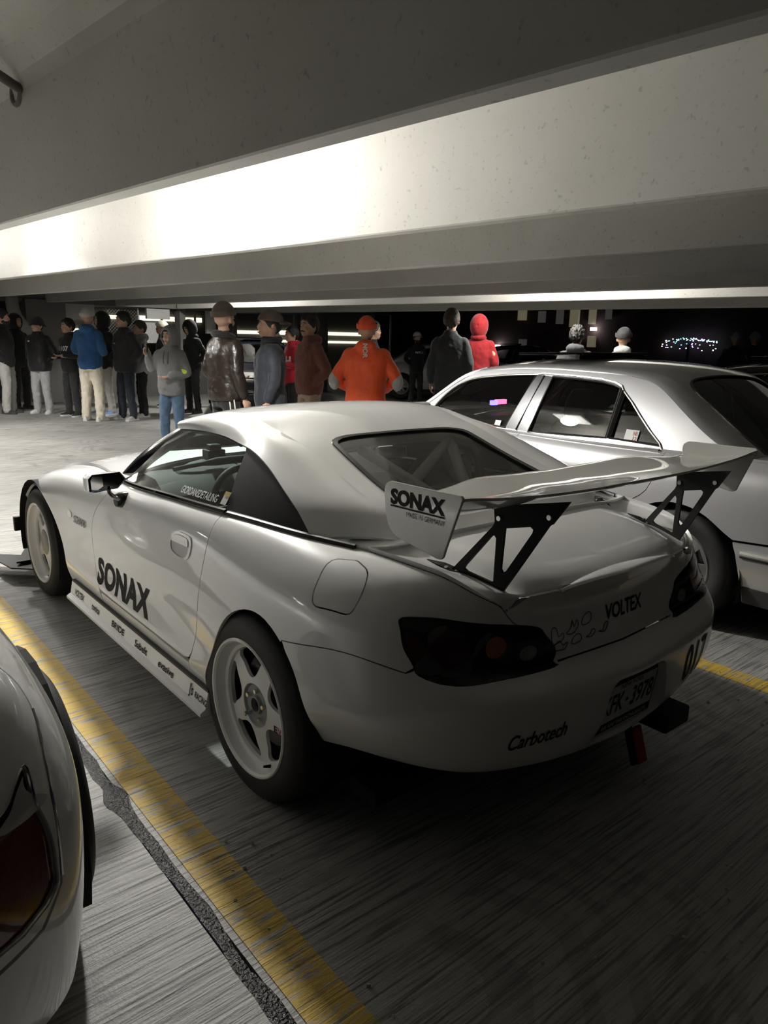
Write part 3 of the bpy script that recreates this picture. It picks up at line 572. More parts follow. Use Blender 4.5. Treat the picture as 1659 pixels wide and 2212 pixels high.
hood_s = crowned(coons(hl, hc, cowl, hn)); hood = panel('hood', hood_s, [(0, 0), (1, 0), (1, 1), (0, 1)], M['white'], car, both=True, scale=(1.5, .7), h=.05, gap=.001, sign=1, pin=(1, 1.))
for s in (1, -1):                                                         # rear-facing hood vents
    mb = MB(); y0, y1 = s*.22, s*.47
    V = [(2.12, y0, .80), (2.12, y1, .775), (1.80, y1, .868), (1.80, y0, .893), (1.80, y1, .80), (1.80, y0, .83)]
    mb.add(V, [(0, 1, 2, 3), (0, 3, 5), (1, 4, 2)]); mb.build('hood_vent', M['white'], hood, bevel=.004)
    MB().add([(1.806, y0, .885), (1.806, y1, .860), (1.806, y1, .80), (1.806, y0, .83)], [(0, 1, 2, 3)]).build('vent_opening', M['dark'], hood)
# side skirts and their blade
for s in (1, -1):
    mb = MB(); prof = [(.800, .262), (.872, .262), (.874, .252), (.884, .200), (.905, .188), (.905, .176), (.80, .170)]
    G = np.array([[(x, s*y, z) for y, z in prof] for x in np.linspace(1.765, .262, 12)]); mb.grid(G)
    mb.add(G[0], [tuple(range(7))]); mb.add(G[-1], [tuple(range(7))])
    sk = mb.build('side_skirt', M['white'], car, smooth=True, angle=30)
    MB().box((1.01, s*.866, .2655), (1.50, .016, .009)).build('skirt_seal', M['trim'], sk)
    if s == 1: skirt = sk
# floor pan, wheel houses, splitter, canard
mb = MB(); mb.box((1.2, 0, .19), (3.4, 1.46, .05)); mb.box((-.45, 0, .40), (.62, 1.1, .06)); mb.build('floor_pan', M['dark'], car)
for wx in (0, 2.4):
    for s in (1, -1):
        mb = MB(); a = np.linspace(-.35, math.pi+.35, 20); mb.grid([[(wx+r*math.cos(q), s*y, .31+.36*math.sin(q)*1.0) for q in a] for r, y in ((.385, .86), (.385, .5), (.05, .5))]); mb.build('wheel_house', M['dark'], car)
MB().prism([(2.78, -.90), (3.26, -.70), (3.36, 0), (3.26, .70), (2.78, .90)], 2, .095, .105).build('front_splitter', M['black'], nose)
MB().box((2.80, .855, .34), (.03, .07, .085)).build('canard', M['black'], nose); MB().box((2.80, -.855, .34), (.03, .07, .085)).build('canard', M['black'], nose)
MB().prism([(2.62, .80), (2.98, .80), (3.16, 1.0), (2.75, .94)], 2, .075, .083).build('winglet', M['black'], nose)

# --- tail lamps: smoked cover, dark case, round lamps behind it
def sub(pts, n=28, closed=True): return smooth_path(pts, n, closed)
M['smoke'] = glass('smoked_lamp_cover', (.97, .96, .95), film=(.01, .01, .01, .02))
def ring(c, r, asp=.105, n=26):
    a = np.linspace(0, 2*np.pi, n, endpoint=False); return np.stack([c[0]+r*np.cos(a), c[1]+r/asp*np.sin(a)], 1)
for mir in (False, True):
    tl = panel('tail_light', wall, TAIL_OUT, M['gloss_black'], car, mirror=mir, off=-.022, gap=-.001, flange=0)
    lip = MB(); P = wall(TAIL_OUT); Q = wall((TAIL_OUT-TAIL_OUT.mean(0))*.985+TAIL_OUT.mean(0))
    mrr = np.array([1, -1 if mir else 1, 1]); G = np.stack([P, P*.5+Q*.5, Q]); lip.grid(np.transpose(G*mrr, (1, 0, 2))[list(range(64))+[0]]); lip.build('lamp_seal', M['gloss_black'], tl, smooth=True)
    cov = panel('lamp_cover', wall, TAIL_OUT, M['smoke'], tl, mirror=mir, gap=.003, flange=.02, off=.002)
    kw = dict(mirror=mir, flange=.0, gap=0)
    tag(panel('turn_lamp', wall, ring((.934, 5.92), .034), M['amber'], tl, off=-.003, h=.012, **kw), 'amber round lamp')
    tag(panel('reverse_lamp', wall, ring((1.040, 5.62), .026), M['clearlens'], tl, off=-.003, h=.012, **kw), 'clear ribbed round lamp')
    tag(panel('brake_lamp', wall, ring((.790, 5.62), .066), M['redlens'], tl, off=-.008, h=.02, **kw), 'dark red round lamp')
    tag(panel('side_reflector', wall, sub([(.648, 5.6), (.66, 5.9), (.705, 5.75), (.72, 5.35), (.705, 5.05), (.67, 5.2)]), M['redlens'], tl, off=-.008, h=.02, **kw), 'dark red reflector')
    panel('lamp_divider', wall, sub([(.735, 6.2), (.76, 6.32), (.742, 5.9), (.735, 5.4), (.745, 4.9), (.722, 4.85), (.715, 5.4), (.718, 5.9)]), M['lampgrey'], tl, off=-.005, h=.02, **kw)
    panel('lamp_divider', wall, sub([(.885, 6.2), (.91, 6.35), (.89, 5.9), (.865, 5.4), (.82, 4.98), (.79, 4.92), (.83, 5.4), (.868, 5.9)]), M['lampgrey'], tl, off=-.005, h=.02, **kw)

# --- hard top
ST = [((1.045, .545, 1.125), (1.10, 0, 1.162)), ((.88, .525, 1.168), (.92, 0, 1.192)), ((.695, .50, 1.187), (.72, 0, 1.212)), ((.55, .487, 1.172), (.56, 0, 1.205)), ((.424, .478, 1.144), (.42, 0, 1.170)),
      ((.267, .472, 1.108), (.27, 0, 1.118)), ((.081, .47, 1.047), (.08, 0, 1.050)), ((-.089, .478, .996), (-.10, 0, .992)), ((-.224, .488, .952), (-.24, 0, .945)), ((-.305, .50, .888), (-.350, 0, .894))]
FR = [1, .92, .72, .4, 0]
rows = []
for c, z in ST:
    c, z = np.array(c), np.array(z); h = []
    for f in FR:
        q = c+(z-c)*(1-f**2.4); q[1] = c[1]*f; h.append(q)
    rows.append(h+[q*[1, -1, 1] for q in h[:-1][::-1]])
top = Tensor(range(10), [-f for f in FR]+[f for f in FR[:-1][::-1]], rows)
GL = [(4.93, .66), (4.86, .72), (4.84, .60), (4.83, .3), (4.83, 0)]
glass_half = np.array([(4.84, 0), (4.85, -.35), (4.88, -.62), (4.98, -.72), (5.2, -.765), (6.0, -.80), (7.0, -.82), (7.55, -.82), (7.75, -.79), (7.84, -.70), (7.86, -.4), (7.86, 0)])
gl = smooth_path(glass_half, 40); gl = np.vstack([gl, (gl*[1, -1])[::-1][1:-1]])
C = polyline_eval(smooth_path([q[0] for q in ST], 120))
roof = panel('hard_top', top, [(0, -1), (9, -1), (9, 0), (9, 1), (0, 1), (0, 0)], M['white'], car, scale=(.14, .5), holes=[gl], h=.028, gap=0, flange=.02, sign=1)
pane = panel('rear_window', top, gl, M['rearglass'], roof, scale=(.14, .5), h=.05, gap=.010, flange=0, off=-.004)
o = MB(); P = top(gl); Q = top((gl-[6.35, 0])*[.955, .945]+[6.35, 0]); up = np.array([-.006, 0, .008]); k = list(range(len(gl)))+[0]
o.grid(np.transpose(np.stack([P-up, P+up*.7, Q+up*.5, Q-up]), (1, 0, 2))[k]); o.build('window_seal', M['gloss_black'], roof, smooth=True)
E_PTS = [(1.035, .597, 1.090), (.90, .602, 1.103), (.70, .611, 1.113), (.52, .62, 1.109), (.418, .63, 1.100), (.314, .642, 1.090), (.228, .652, 1.067), (.124, .67, 1.028), (.024, .688, .990), (-.056, .70, .952), (-.145, .712, .892)]
E_EV = polyline_eval(smooth_path(E_PTS, 120))
side = []
for i, (c, z) in enumerate(ST):
    e = E_EV(np.array([[0, .13, .27, .385, .48, .575, .69, .80, .905, 1.0][i]]))[0]; c = np.array(c)
    side.append([e, e*.66+c*.34+np.array([0, .022, .010]), e*.3+c*.7+np.array([0, .020, .014])*(.9 if i > 2 else .8), c])
side_s = Tensor(range(10), [0, .34, .7, 1], side)
for mir in (False, True):
    panel('roof_side', side_s, [(0, 0), (9, 0), (9, 1), (0, 1)], M['white'], roof, mirror=mir, scale=(.14, .2), h=.028, gap=0, flange=.015, sign=1)
# side windows and the black rear quarter fillers
yfit_p = np.array([(1.21, .775, .855), (1.0, .606, 1.085), (.7, .611, 1.108), (.4, .632, 1.095), (.32, .765, .888), (.75, .778, .872), (-.12, .708, .902), (.124, .67, 1.022), (.0, .74, .895), (1.1, .69, .97)])
A_ = lambda x, z: np.stack([np.ones_like(x), x, z, x*z, x*x, z*z], 1)
coef = np.linalg.lstsq(A_(yfit_p[:, 0], yfit_p[:, 2]), yfit_p[:, 1], rcond=None)[0]
def pane_s(q): q = np.atleast_2d(q); return np.stack([q[:, 0], A_(q[:, 0], q[:, 1])@coef-.006, q[:, 1]], 1)
Exz = E_EV(np.linspace(0, 1, 60))[:, [0, 2]]
ksp = int(np.argmin(abs(Exz[:, 0]-.405)))
win = np.vstack([[(1.235, .840)], Exz[:ksp]+[0, .004], [(.395, 1.08), (.372, 1.0), (.335, .91), (.325, .880), (.75, .860), (1.1, .845)]])
qtr = np.vstack([Exz[ksp:]+[0, .004], [(-.14, .890), (.1, .884), (.318, .880), (.330, .91), (.367, 1.0), (.39, 1.08)]])
for mir in (False, True):
    sw = panel('side_window', pane_s, win, M['glass'], car, mirror=mir, scale=(1, 1), gap=0, flange=0, h=.06, sign=-1)
    panel('quarter_filler', pane_s, qtr, M['gloss_black'] if 0 else M['black'], roof, mirror=mir, scale=(1, 1), gap=0, flange=.012, h=.05, sign=-1)
    s = -1 if mir else 1
    b = wall(np.stack([np.linspace(-1.25, -.30, 20), np.full(20, 8.)], 1))*[1, s, 1]; MB().tube(b+[0, 0, .006], .012, 8).build('belt_moulding', M['gloss_black'], car, smooth=True)
    b = wall(np.stack([np.linspace(-.30, .30, 16), np.full(16, 8.)], 1))*[1, s, 1]; MB().tube(b+[0, 0, .002], .010, 8).build('belt_moulding', M['trim'], car, smooth=True)
    pl = smooth_path([(1.50, .715*s, .80), (1.36, .69*s, .90), (1.20, .655*s, .995), (1.04, .592*s, 1.087)], 14)
    mb = MB(); ins = np.array([-.098, -.004*s, -.014]); out = np.array([.012, -.018*s, .014])
    mb.grid(np.transpose(np.stack([pl+ins, pl+ins*.4+[0, .008*s, .004], pl, pl+out, pl+out+[-.01, -.02*s, -.005], pl+ins+[0, -.025*s, 0]]), (1, 0, 2)), wrap=True); mb.build('windshield_pillar', M['gloss_black'], car, smooth=True, angle=35)
    ew = E_EV(np.linspace(.0, .47, 24))*[1, s, 1]; MB().tube(ew-[0, .012*s, .008], .009, 6).build('window_seal', M['trim'], roof, smooth=True)
# windscreen
wl = smooth_path([(1.485, .70, .81), (1.34, .672, .905), (1.19, .64, .998), (1.05, .575, 1.098)], 20); wh = smooth_path([(1.05, .575, 1.098), (1.085, .3, 1.125), (1.105, 0, 1.135)], 16)
wc = smooth_path([(1.56, 0, .868), (1.40, 0, .965), (1.25, 0, 1.055), (1.105, 0, 1.135)], 20); wb = smooth_path([(1.485, .70, .81), (1.53, .4, .855), (1.56, 0, .868)], 16)
ws = coons(wl, wc, wb, wh); wind = panel('windshield', ws, [(0, 0), (1, 0), (1, 1), (0, 1)], M['glass'], car, both=True, scale=(.6, .7), h=.08, gap=0, flange=0, sign=1, pin=(1, 1.))
MB().tube(np.vstack([wh, (wh*[1, -1, 1])[::-1][1:]]), .022, 8).build('windshield_header', M['gloss_black'], car, smooth=True)
MB().tube(np.vstack([wb, (wb*[1, -1, 1])[::-1][1:]])+[.01, 0, -.004], .02, 8).build('cowl_panel', M['trim'], car, smooth=True)

# --- door furniture, mirrors, badges
hp = smooth_path([(.578, .735), (.566, .765), (.52, .787), (.44, .790), (.405, .782), (.396, .755), (.41, .715), (.46, .697), (.54, .70), (.572, .715)], 36, True)
hi = (hp-[.485, .743])*.82+[.485, .743]
for mir in (False, True):
    dd = [c for c in car.children if c.name.startswith('door')][1 if mir else 0]
    hu, hiu = X(hp), X(hi)
    panel('handle_bezel', wall, hu, M['white'], dd, mirror=mir, off=.004, holes=[hiu], flange=.004, gap=0, h=.012)
    hd = panel('door_handle', wall, X(np.vstack([hi[hi[:, 1] > .745], ])), M['white'], dd, mirror=mir, off=.007, gap=.002, flange=.008, h=.012)
    tag(panel('handle_recess', wall, hiu, simple('recess_grey', (.34, .34, .33), .3, metal=.3), dd, mirror=mir, off=.0015, gap=0, flange=0, h=.014), 'shiny grey finger recess')
for s in (1, -1):
    mr = MB(); f = np.array([[.0, -.11, .048], [.0, .085, .052], [.0, .115, .03], [.0, .112, -.042], [.0, .07, -.052], [.0, -.09, -.046], [.0, -.155, .0]])
    c = np.array([.97, .945, .905]); f = f*[1, .62, .70]; R = Matrix.Rotation(math.radians(12), 3, 'Z'); sh = []
    for dx, sc in ((0, 1), (.035, .98), (.062, .82), (.075, .5)):
        q = f*[1, sc, sc]+[dx, .0, 0]; sh.append((np.array([R@Vector(v) for v in q])+c)*[1, s, 1])
    mr.grid(np.array(sh), wrap=True); mr.add(sh[-1], [tuple(range(7))]); mo = mr.build('door_mirror', M['white'], car, smooth=True, angle=45)
    q = f*[1, .95, .93]+[.006, 0, 0]; MB().add((np.array([R@Vector(v) for v in q])+c)*[1, s, 1], [tuple(range(7))]).build('mirror_housing', M['gloss_black'], mo)
    q = np.array([[-.002, .02, .035], [-.002, .085, .043], [-.002, .1, .02], [-.002, .098, -.03], [-.002, .06, -.042], [-.002, .015, -.02]])*[1, .62, .70]; MB().add((np.array([R@Vector(v) for v in q])+c)*[1, s, 1], [tuple(range(6))]).build('mirror_glass', M['chrome'], mo)
    q = np.array([[-.004, .1, -.034], [-.004, .098, -.041], [-.004, .0, -.048], [-.004, .05, -.038]])*[1, .62, .70]; MB().add((np.array([R@Vector(v) for v in q])+c)*[1, s, 1], [tuple(range(4))]).build('mirror_tint', M['blue'], mo)
    arm = smooth_path(np.array([(.985, .93, .885), (.985, .925, .86), (1.0, .905, .838), (1.06, .855, .806)])*[1, s, 1], 12); MB().tube(arm, .0085, 8).build('mirror_arm', M['gloss_black'], mo, smooth=True)
    mb = MB(); mb.lathe([(0, .0), (.026, .0), (.034, -.02), (.034, -.05), (.02, -.05)], 20, Matrix.Translation((1.085, .868*s, .800)) @ Matrix.Rotation(0 if s == 1 else math.pi, 4, 'X')); mb.build('mirror_base', M['gloss_black'], mo, smooth=True)
def on_side(x0, z0, ang=0.):
    ca, sa = math.cos(ang), math.sin(ang)
    def f(V):
        q = X(np.stack([x0-(V[:, 0]*ca-V[:, 1]*sa), z0+V[:, 0]*sa+V[:, 1]*ca], 1)); e = 1e-3
        P = wall(q); N = np.cross(wall(q+[e, 0])-P, wall(q+[0, e])-P); N /= np.linalg.norm(N, axis=1, keepdims=True)
        return P, N*np.sign(N[:, 1:2])
    return f
doorL = [c for c in car.children if c.name.startswith('door')][0]; fendL = [c for c in car.children if c.name.startswith('front_fender')][0]
V, F = text_mesh('SONAX', .118, bold=.045, xs=.82, spacing=1.06, seg=.04); V[:, 0] *= .60/V[:, 0].max(); decal('lettering', V, F, on_side(1.405, .358, .006), M['ink'], doorL)
tag(panel('side_marker', wall, X(smooth_path([(1.775, .605), (1.765, .625), (1.735, .628), (1.715, .617), (1.722, .598), (1.75, .595)], 20, True)), M['chrome'], fendL, off=.004, h=.015, gap=0), 'grey rounded side marker')
V, F = text_mesh('S2000', .036, bold=.03, shear=.3, xs=1.0, seg=.03); V[:, 0] *= .175/V[:, 0].max(); tag(decal('badge', V, F, on_side(1.69, .582, .02), simple('badge_grey', (.08, .08, .085), .2, metal=.6), fendL, .004), 'dark metal model badge')
skw = lambda x: plane_where((x, .8815, .210), (-1, 0, .0), (0, -.19, .98))
for body, x, h, w, it in (('VOLTEX', 1.70, .030, .135, .2), ('tomica', 1.45, .030, .10, 0), ('BRIDE', 1.19, .028, .15, 0), ('Sabelt', .92, .030, .13, 0), ('evasive', .68, .030, .145, .15)):
    V, F = text_mesh(body, h, bold=.02, shear=it, seg=.05); V[:, 0] *= w/V[:, 0].max(); decal('sticker', V, F, skw(x), M['ink'], skirt, .003)
V, F = text_mesh("J's", .040, bold=.03, seg=.05); V[:, 0] *= .6; decal('sticker', V, F, skw(.395), M['ink'], skirt, .003)
V, F = text_mesh("RACING", .024, bold=.02, seg=.05); V[:, 0] *= .095/V[:, 0].max(); decal('sticker', V, F, skw(.352), M['ink'], skirt, .003)
# window sticker
def on_pane(x0, z0, slope):
    def f(V):
        q = np.stack([x0-V[:, 0], z0+V[:, 1]+slope*V[:, 0]], 1); e = 1e-3; P = pane_s(q); N = np.cross(pane_s(q+[0, e])-P, pane_s(q+[e, 0])-P); N /= np.linalg.norm(N, axis=1, keepdims=True)
        return P, N*np.sign(N[:, 1:2])
    return f
sideL = [c for c in car.children if c.name.startswith('side_window')][0]
M['whitevinyl'] = simple('white_vinyl', (.75, .76, .74), .5)
V, F = text_mesh('GIORDANSDETAILING', .026, bold=.012, seg=.2); V[:, 0] *= .275/V[:, 0].max(); decal('window_lettering', V, F, on_pane(.675, .896, .030), M['whitevinyl'], sideL, .003)
sq = np.array([(0, 0), (.036, 0), (.036, .042), (0, .042)]); decal('window_sticker', sq, [(0, 1, 2), (0, 2, 3)], on_pane(.372, .905, .03), M['paper'], sideL, .003)
decal('window_sticker', sq*[1, .35]+[0, .027], [(0, 1, 2), (0, 2, 3)], on_pane(.372, .905, .03), simple('sticker_yellow', (.55, .42, .10), .6), sideL, .0045)

# --- rear lettering
def on_rear(y0, z0, ang=0., sgn=1):
    ca, sa = math.cos(ang), math.sin(ang)
    def f(V):
        yz = np.stack([y0-(V[:, 0]*ca-V[:, 1]*sa), z0+V[:, 0]*sa+V[:, 1]*ca], 1); m = yz[:, 0] < 0; q = wall.find(np.abs(yz*[1, 1])*[1, 1], [1, 2], (.62, 1.33)); e = 1e-3
        P = wall(q); N = np.cross(wall(q+[e, 0])-P, wall(q+[0, e])-P); N /= np.linalg.norm(N, axis=1, keepdims=True); N *= np.where(N[:, 0:1] > 0, -1, 1)
        P[m] *= [1, -1, 1]; N[m] *= [1, -1, 1]; return P, N
    return f
V, F = text_mesh('VOLTEX', .046, bold=.018, shear=.25, seg=.05); V[:, 0] *= .205/V[:, 0].max(); decal('lettering', V, F, on_rear(.075, .680), M['ink'], lid, .002)
V, F = text_mesh('Carbotech', .046, bold=.014, shear=.25, seg=.05); V[:, 0] *= .205/V[:, 0].max(); decal('lettering', V, F, on_rear(.535, .425), M['ink'], bump, .002)
V, F = text_mesh('017', .13, bold=.01, shear=.18, seg=.04); V[:, 0] *= .20/V[:, 0].max(); decal('race_number', V, F, on_rear(-.285, .40, .0), M['ink'], bump, .002)
tr = []
for cx, cy, pts in ((.318, .672, [(0, 0), (.01, .035), (.022, .03), (.03, .005), (.05, .012), (.052, .004), (.02, -.012), (.004, -.012)]), (.255, .680, [(0, 0), (.02, .012), (.03, .03), (.036, .012), (.05, .028), (.055, .02), (.04, 0), (.02, -.006)]), (.185, .690, [(0, .002), (.03, .03), (.045, .026), (.045, .01), (.03, 0)]),
                    (.312, .645, [(0, 0), (.012, .016), (.03, .018), (.04, .005), (.06, .01), (.055, 0), (.02, -.006)]), (.235, .648, [(0, 0), (.02, .02), (.04, .016), (.045, .004), (.03, -.004)]), (.17, .652, [(0, 0), (.02, .004), (.03, .016), (.042, .012), (.02, -.004)]), (.11, .655, [(0, 0), (.02, .0), (.03, .018), (.045, .02), (.04, .006), (.02, -.006)])):
    q = smooth_path(pts, 26, True); P, N = on_rear(cx, cy)(q); tr.append(np.vstack([P, P[:1]])+np.vstack([N, N[:1]])*.002)
mb = MB()
for q in tr: mb.tube(q, .0011, 4)
tag(mb.build('track_outlines', M['ink'], lid), 'thin black race track outlines')
# number plate in its frame
pc = Vector((-.826, 0, .421)); tilt = math.radians(-8); PR = Matrix.Rotation(tilt, 3, 'Y')
def plate_w(dx): 
    ex = np.array((0, -1, 0)); ey = np.array(PR@Vector((0, 0, 1))); n = np.array(PR@Vector((-1, 0, 0))); return lambda V: (np.array(pc)+n*dx+np.outer(V[:, 0], ex)+np.outer(V[:, 1], ey), np.tile(n, (len(V), 1)))
lp = MB().box(pc, (.010, .306, .170), PR).build('license_plate', M['black'], car, bevel=.003)
V, F = rect(-.143, -.050, .143, .074); decal('plate_face', V, F, plate_w(0), M['silverplate'], lp, .006)
for body, x, y, h, w in (('KFK', -.135, -.022, .070, .108), ('3978', .012, -.022, .070, .122), ('NEW YORK', -.06, .057, .016, .125)):
    V, F = text_mesh(body, h, bold=.012, seg=.3); V[:, 0] *= w/V[:, 0].max(); decal('plate_lettering', V+[x, y], F, plate_w(0), M['ink'], lp, .0075)
V, F = rect(-.012, .002, .002, .016); decal('plate_emblem', np.array([(-.018, 0), (-.002, .004), (-.001, .012), (-.008, .008), (-.008, .018), (-.016, .008)]), [(0, 1, 2), (0, 2, 3), (0, 3, 4), (0, 4, 5)], plate_w(0), M['ink'], lp, .0075)
V, F = text_mesh('WE ARE THE ENTHUSIASTS', .014, bold=.0, seg=.3); V[:, 0] *= .245/V[:, 0].max(); decal('frame_lettering', V+[-.122, -.074], F, plate_w(0), M['whitevinyl'], lp, .0075)
# tow strap and exhaust
MB().box((-.80, -.155, .195), (.012, .05, .12), Matrix.Rotation(math.radians(18), 3, 'Y')).build('tow_strap', M['redstrap'], car, bevel=.003); MB().box((-.79, -.125, .20), (.012, .03, .13), Matrix.Rotation(math.radians(18), 3, 'Y')).build('tow_hook', M['black'], car)
MB().box((-.79, -.295, .262), (.13, .15, .065)).build('exhaust_box', M['black'], car, bevel=.01)
mb = MB(); mb.lathe([(.018, 0), (.018, .012), (.008, .022)], 16, Matrix.Translation((-.365, -.495, .868))@Matrix.Rotation(math.pi/2, 4, 'X')); mb.tube([(-.38, -.495, .872), (-.34, -.495, .897), (-.32, -.495, .897)], [.018, .016, .008], 8); mb.build('antenna', M['gloss_black'], car, smooth=True)

# --- rear wing
wing = thing('rear_wing', '', 'x'); del wing['label'], wing['category']; wing.parent = car
ys = np.linspace(-.735, .735, 61); ay = np.abs(ys); G = []
zl = np.interp(ay, [0, .2, .38, .45, .6, .66, .735], [1.081, 1.086, 1.094, 1.091, 1.078, 1.076, 1.082]); zt = np.interp(ay, [0, .2, .4, .6, .735], [1.100, 1.099, 1.104, 1.116, 1.132]); xl = np.interp(ay, [0, .38, .48, .735], [-.470, -.485, -.520, -.530])
ker = np.ones(5)/5; zl, zt, xl = [np.convolve(np.pad(q, 2, 'edge'), ker, 'valid') for q in (zl, zt, xl)]
u = np.linspace(0, 1, 16); camber = -.020*np.sin(np.pi*u)
thick = .030*(2.6*np.sqrt(u)*(1-u)**.9)
for i, y in enumerate(ys):
    x = xl[i]+(-.800-xl[i])*u; z = zl[i]+(zt[i]-zl[i])*u**1.6+camber+.004
    up = np.stack([x, np.full(16, y), z+thick*.45+.003], 1); lo = np.stack([x, np.full(16, y), z-thick*.55-.004], 1); G.append(np.vstack([up, lo[::-1]]))
mb = MB(); mb.grid(np.array(G), wrap=True); mb.build('wing_blade', M['wingwhite'], wing, smooth=True, angle=50)
EP = smooth_path([(-.520, 1.105), (-.524, 1.126), (-.544, 1.138)], 6).tolist()+[(-.70, 1.1405), (-.793, 1.143), (-.800, 1.137)]+smooth_path([(-.748, .998), (-.740, .980), (-.722, .976)], 6).tolist()+smooth_path([(-.60, .994), (-.556, 1.006), (-.536, 1.028), (-.526, 1.06)], 10).tolist()
for s in (1, -1):
    ep = MB().prism(EP, 1, s*.733, s*.741).build('end_plate', M['wingwhite'], wing, bevel=.002)
    if s == 1:
        w_ = plane_where((-.548, .741, 1.083), (-1, 0, .024), (0, 0, 1))
        V, F = text_mesh('SONAX', .038, bold=.042, seg=.2); V[:, 0] *= .197/V[:, 0].max(); decal('lettering', V, F, w_, M['ink'], ep, .0015)
        V, F = rect(0, -.0085, .197, -.0045); decal('lettering', V, F, w_, M['ink'], ep, .0015)
        V, F = text_mesh('MADE IN GERMANY', .0135, bold=-.005, seg=.3); V[:, 0] *= .137/V[:, 0].max(); decal('lettering', V+[.061, -.0265], F, w_, M['ink'], ep, .0015)
OUT = [(-.526, .851), (-.545, .868), (-.654, 1.003), (-.660, 1.016), (-.655, 1.060), (-.662, 1.062), (-.861, 1.103), (-.820, 1.038), (-.812, 1.033), (-.689, .815), (-.670, .805), (-.655, .815), (-.556, .836)]
H1 = [(-.574, .868), (-.578, .876), (-.652, .975), (-.661, .980), (-.667, .972), (-.666, .851), (-.659, .847), (-.584, .862)]
H2 = [(-.690, 1.004), (-.762, 1.021), (-.770, 1.015), (-.768, 1.005), (-.702, .888), (-.691, .880), (-.685, .890)]
for s in (1, -1):
    def up_s(q, d=0.): q = np.atleast_2d(q); return np.stack([q[:, 0], s*(.491+(q[:, 0]+.552)*.235+d), q[:, 1]], 1)
    st = thing('wing_stand', '', 'x'); del st['label'], st['category']; st.parent = wing
    a = panel_data(lambda q: up_s(q, .004), OUT, scale=(1, 1), h=.2, gap=0, flange=0, holes=[H1, H2], sign=s, edge_h=.05); b = panel_data(lambda q: up_s(q, -.004), OUT, scale=(1, 1), h=.2, gap=0, flange=0, holes=[H1, H2], sign=-s, edge_h=.05)
    mb = MB(); mb.add(a[0], a[1]); mb.add(b[0], b[1])
    for q in (OUT, H1, H2): q = q+q[:1]; mb.grid(np.stack([up_s(q, .004), up_s(q, -.004)]))
    mb.build('stand_plate', M['black'], st)
    for t0, z0 in ((-.552, .851), (-.670, .827), (-.673, 1.029), (-.812, 1.055)):
        c = up_s([(t0, z0)])[0]; MB().lathe([(0, .009), (.007, .009), (.009, .005), (.009, -.009), (.007, -.013), (0, -.013)], 14, Matrix.Translation(c)).build('bolt', M['steel'], st, smooth=True)
    base = np.array([(-.452, .865), (-.50, .862), (-.60, .842), (-.70, .803)]); top_p = base+[0, .003]
    q = np.array([deck_pt for deck_pt in up_s(base)]); prof = []
    for i, c in enumerate(q):
        w = [.004, .016, .020, .018][i]; prof.append([c+[0, -w, -.012], c+[0, w, -.012], c+[0, w, .004], c+[0, -w, .004]])
    mb = MB(); mb.grid(np.array(prof), wrap=True); mb.add(prof[-1], [(0, 1, 2, 3)]); mb.build('stand_foot', M['black'], st, bevel=.002)
    for f in (.3, .5, .78, .92):
        c = np.array([np.interp(f, [0, .2, .6, 1], q[:, i]) for i in range(3)])+[0, s*.012, .004]; MB().lathe([(0, .004), (.006, .004), (.006, 0), (0, 0)], 10, Matrix.Translation(c)@Matrix.Rotation(math.pi/2, 4, 'X')).build('bolt', M['steel'], st, smooth=True)

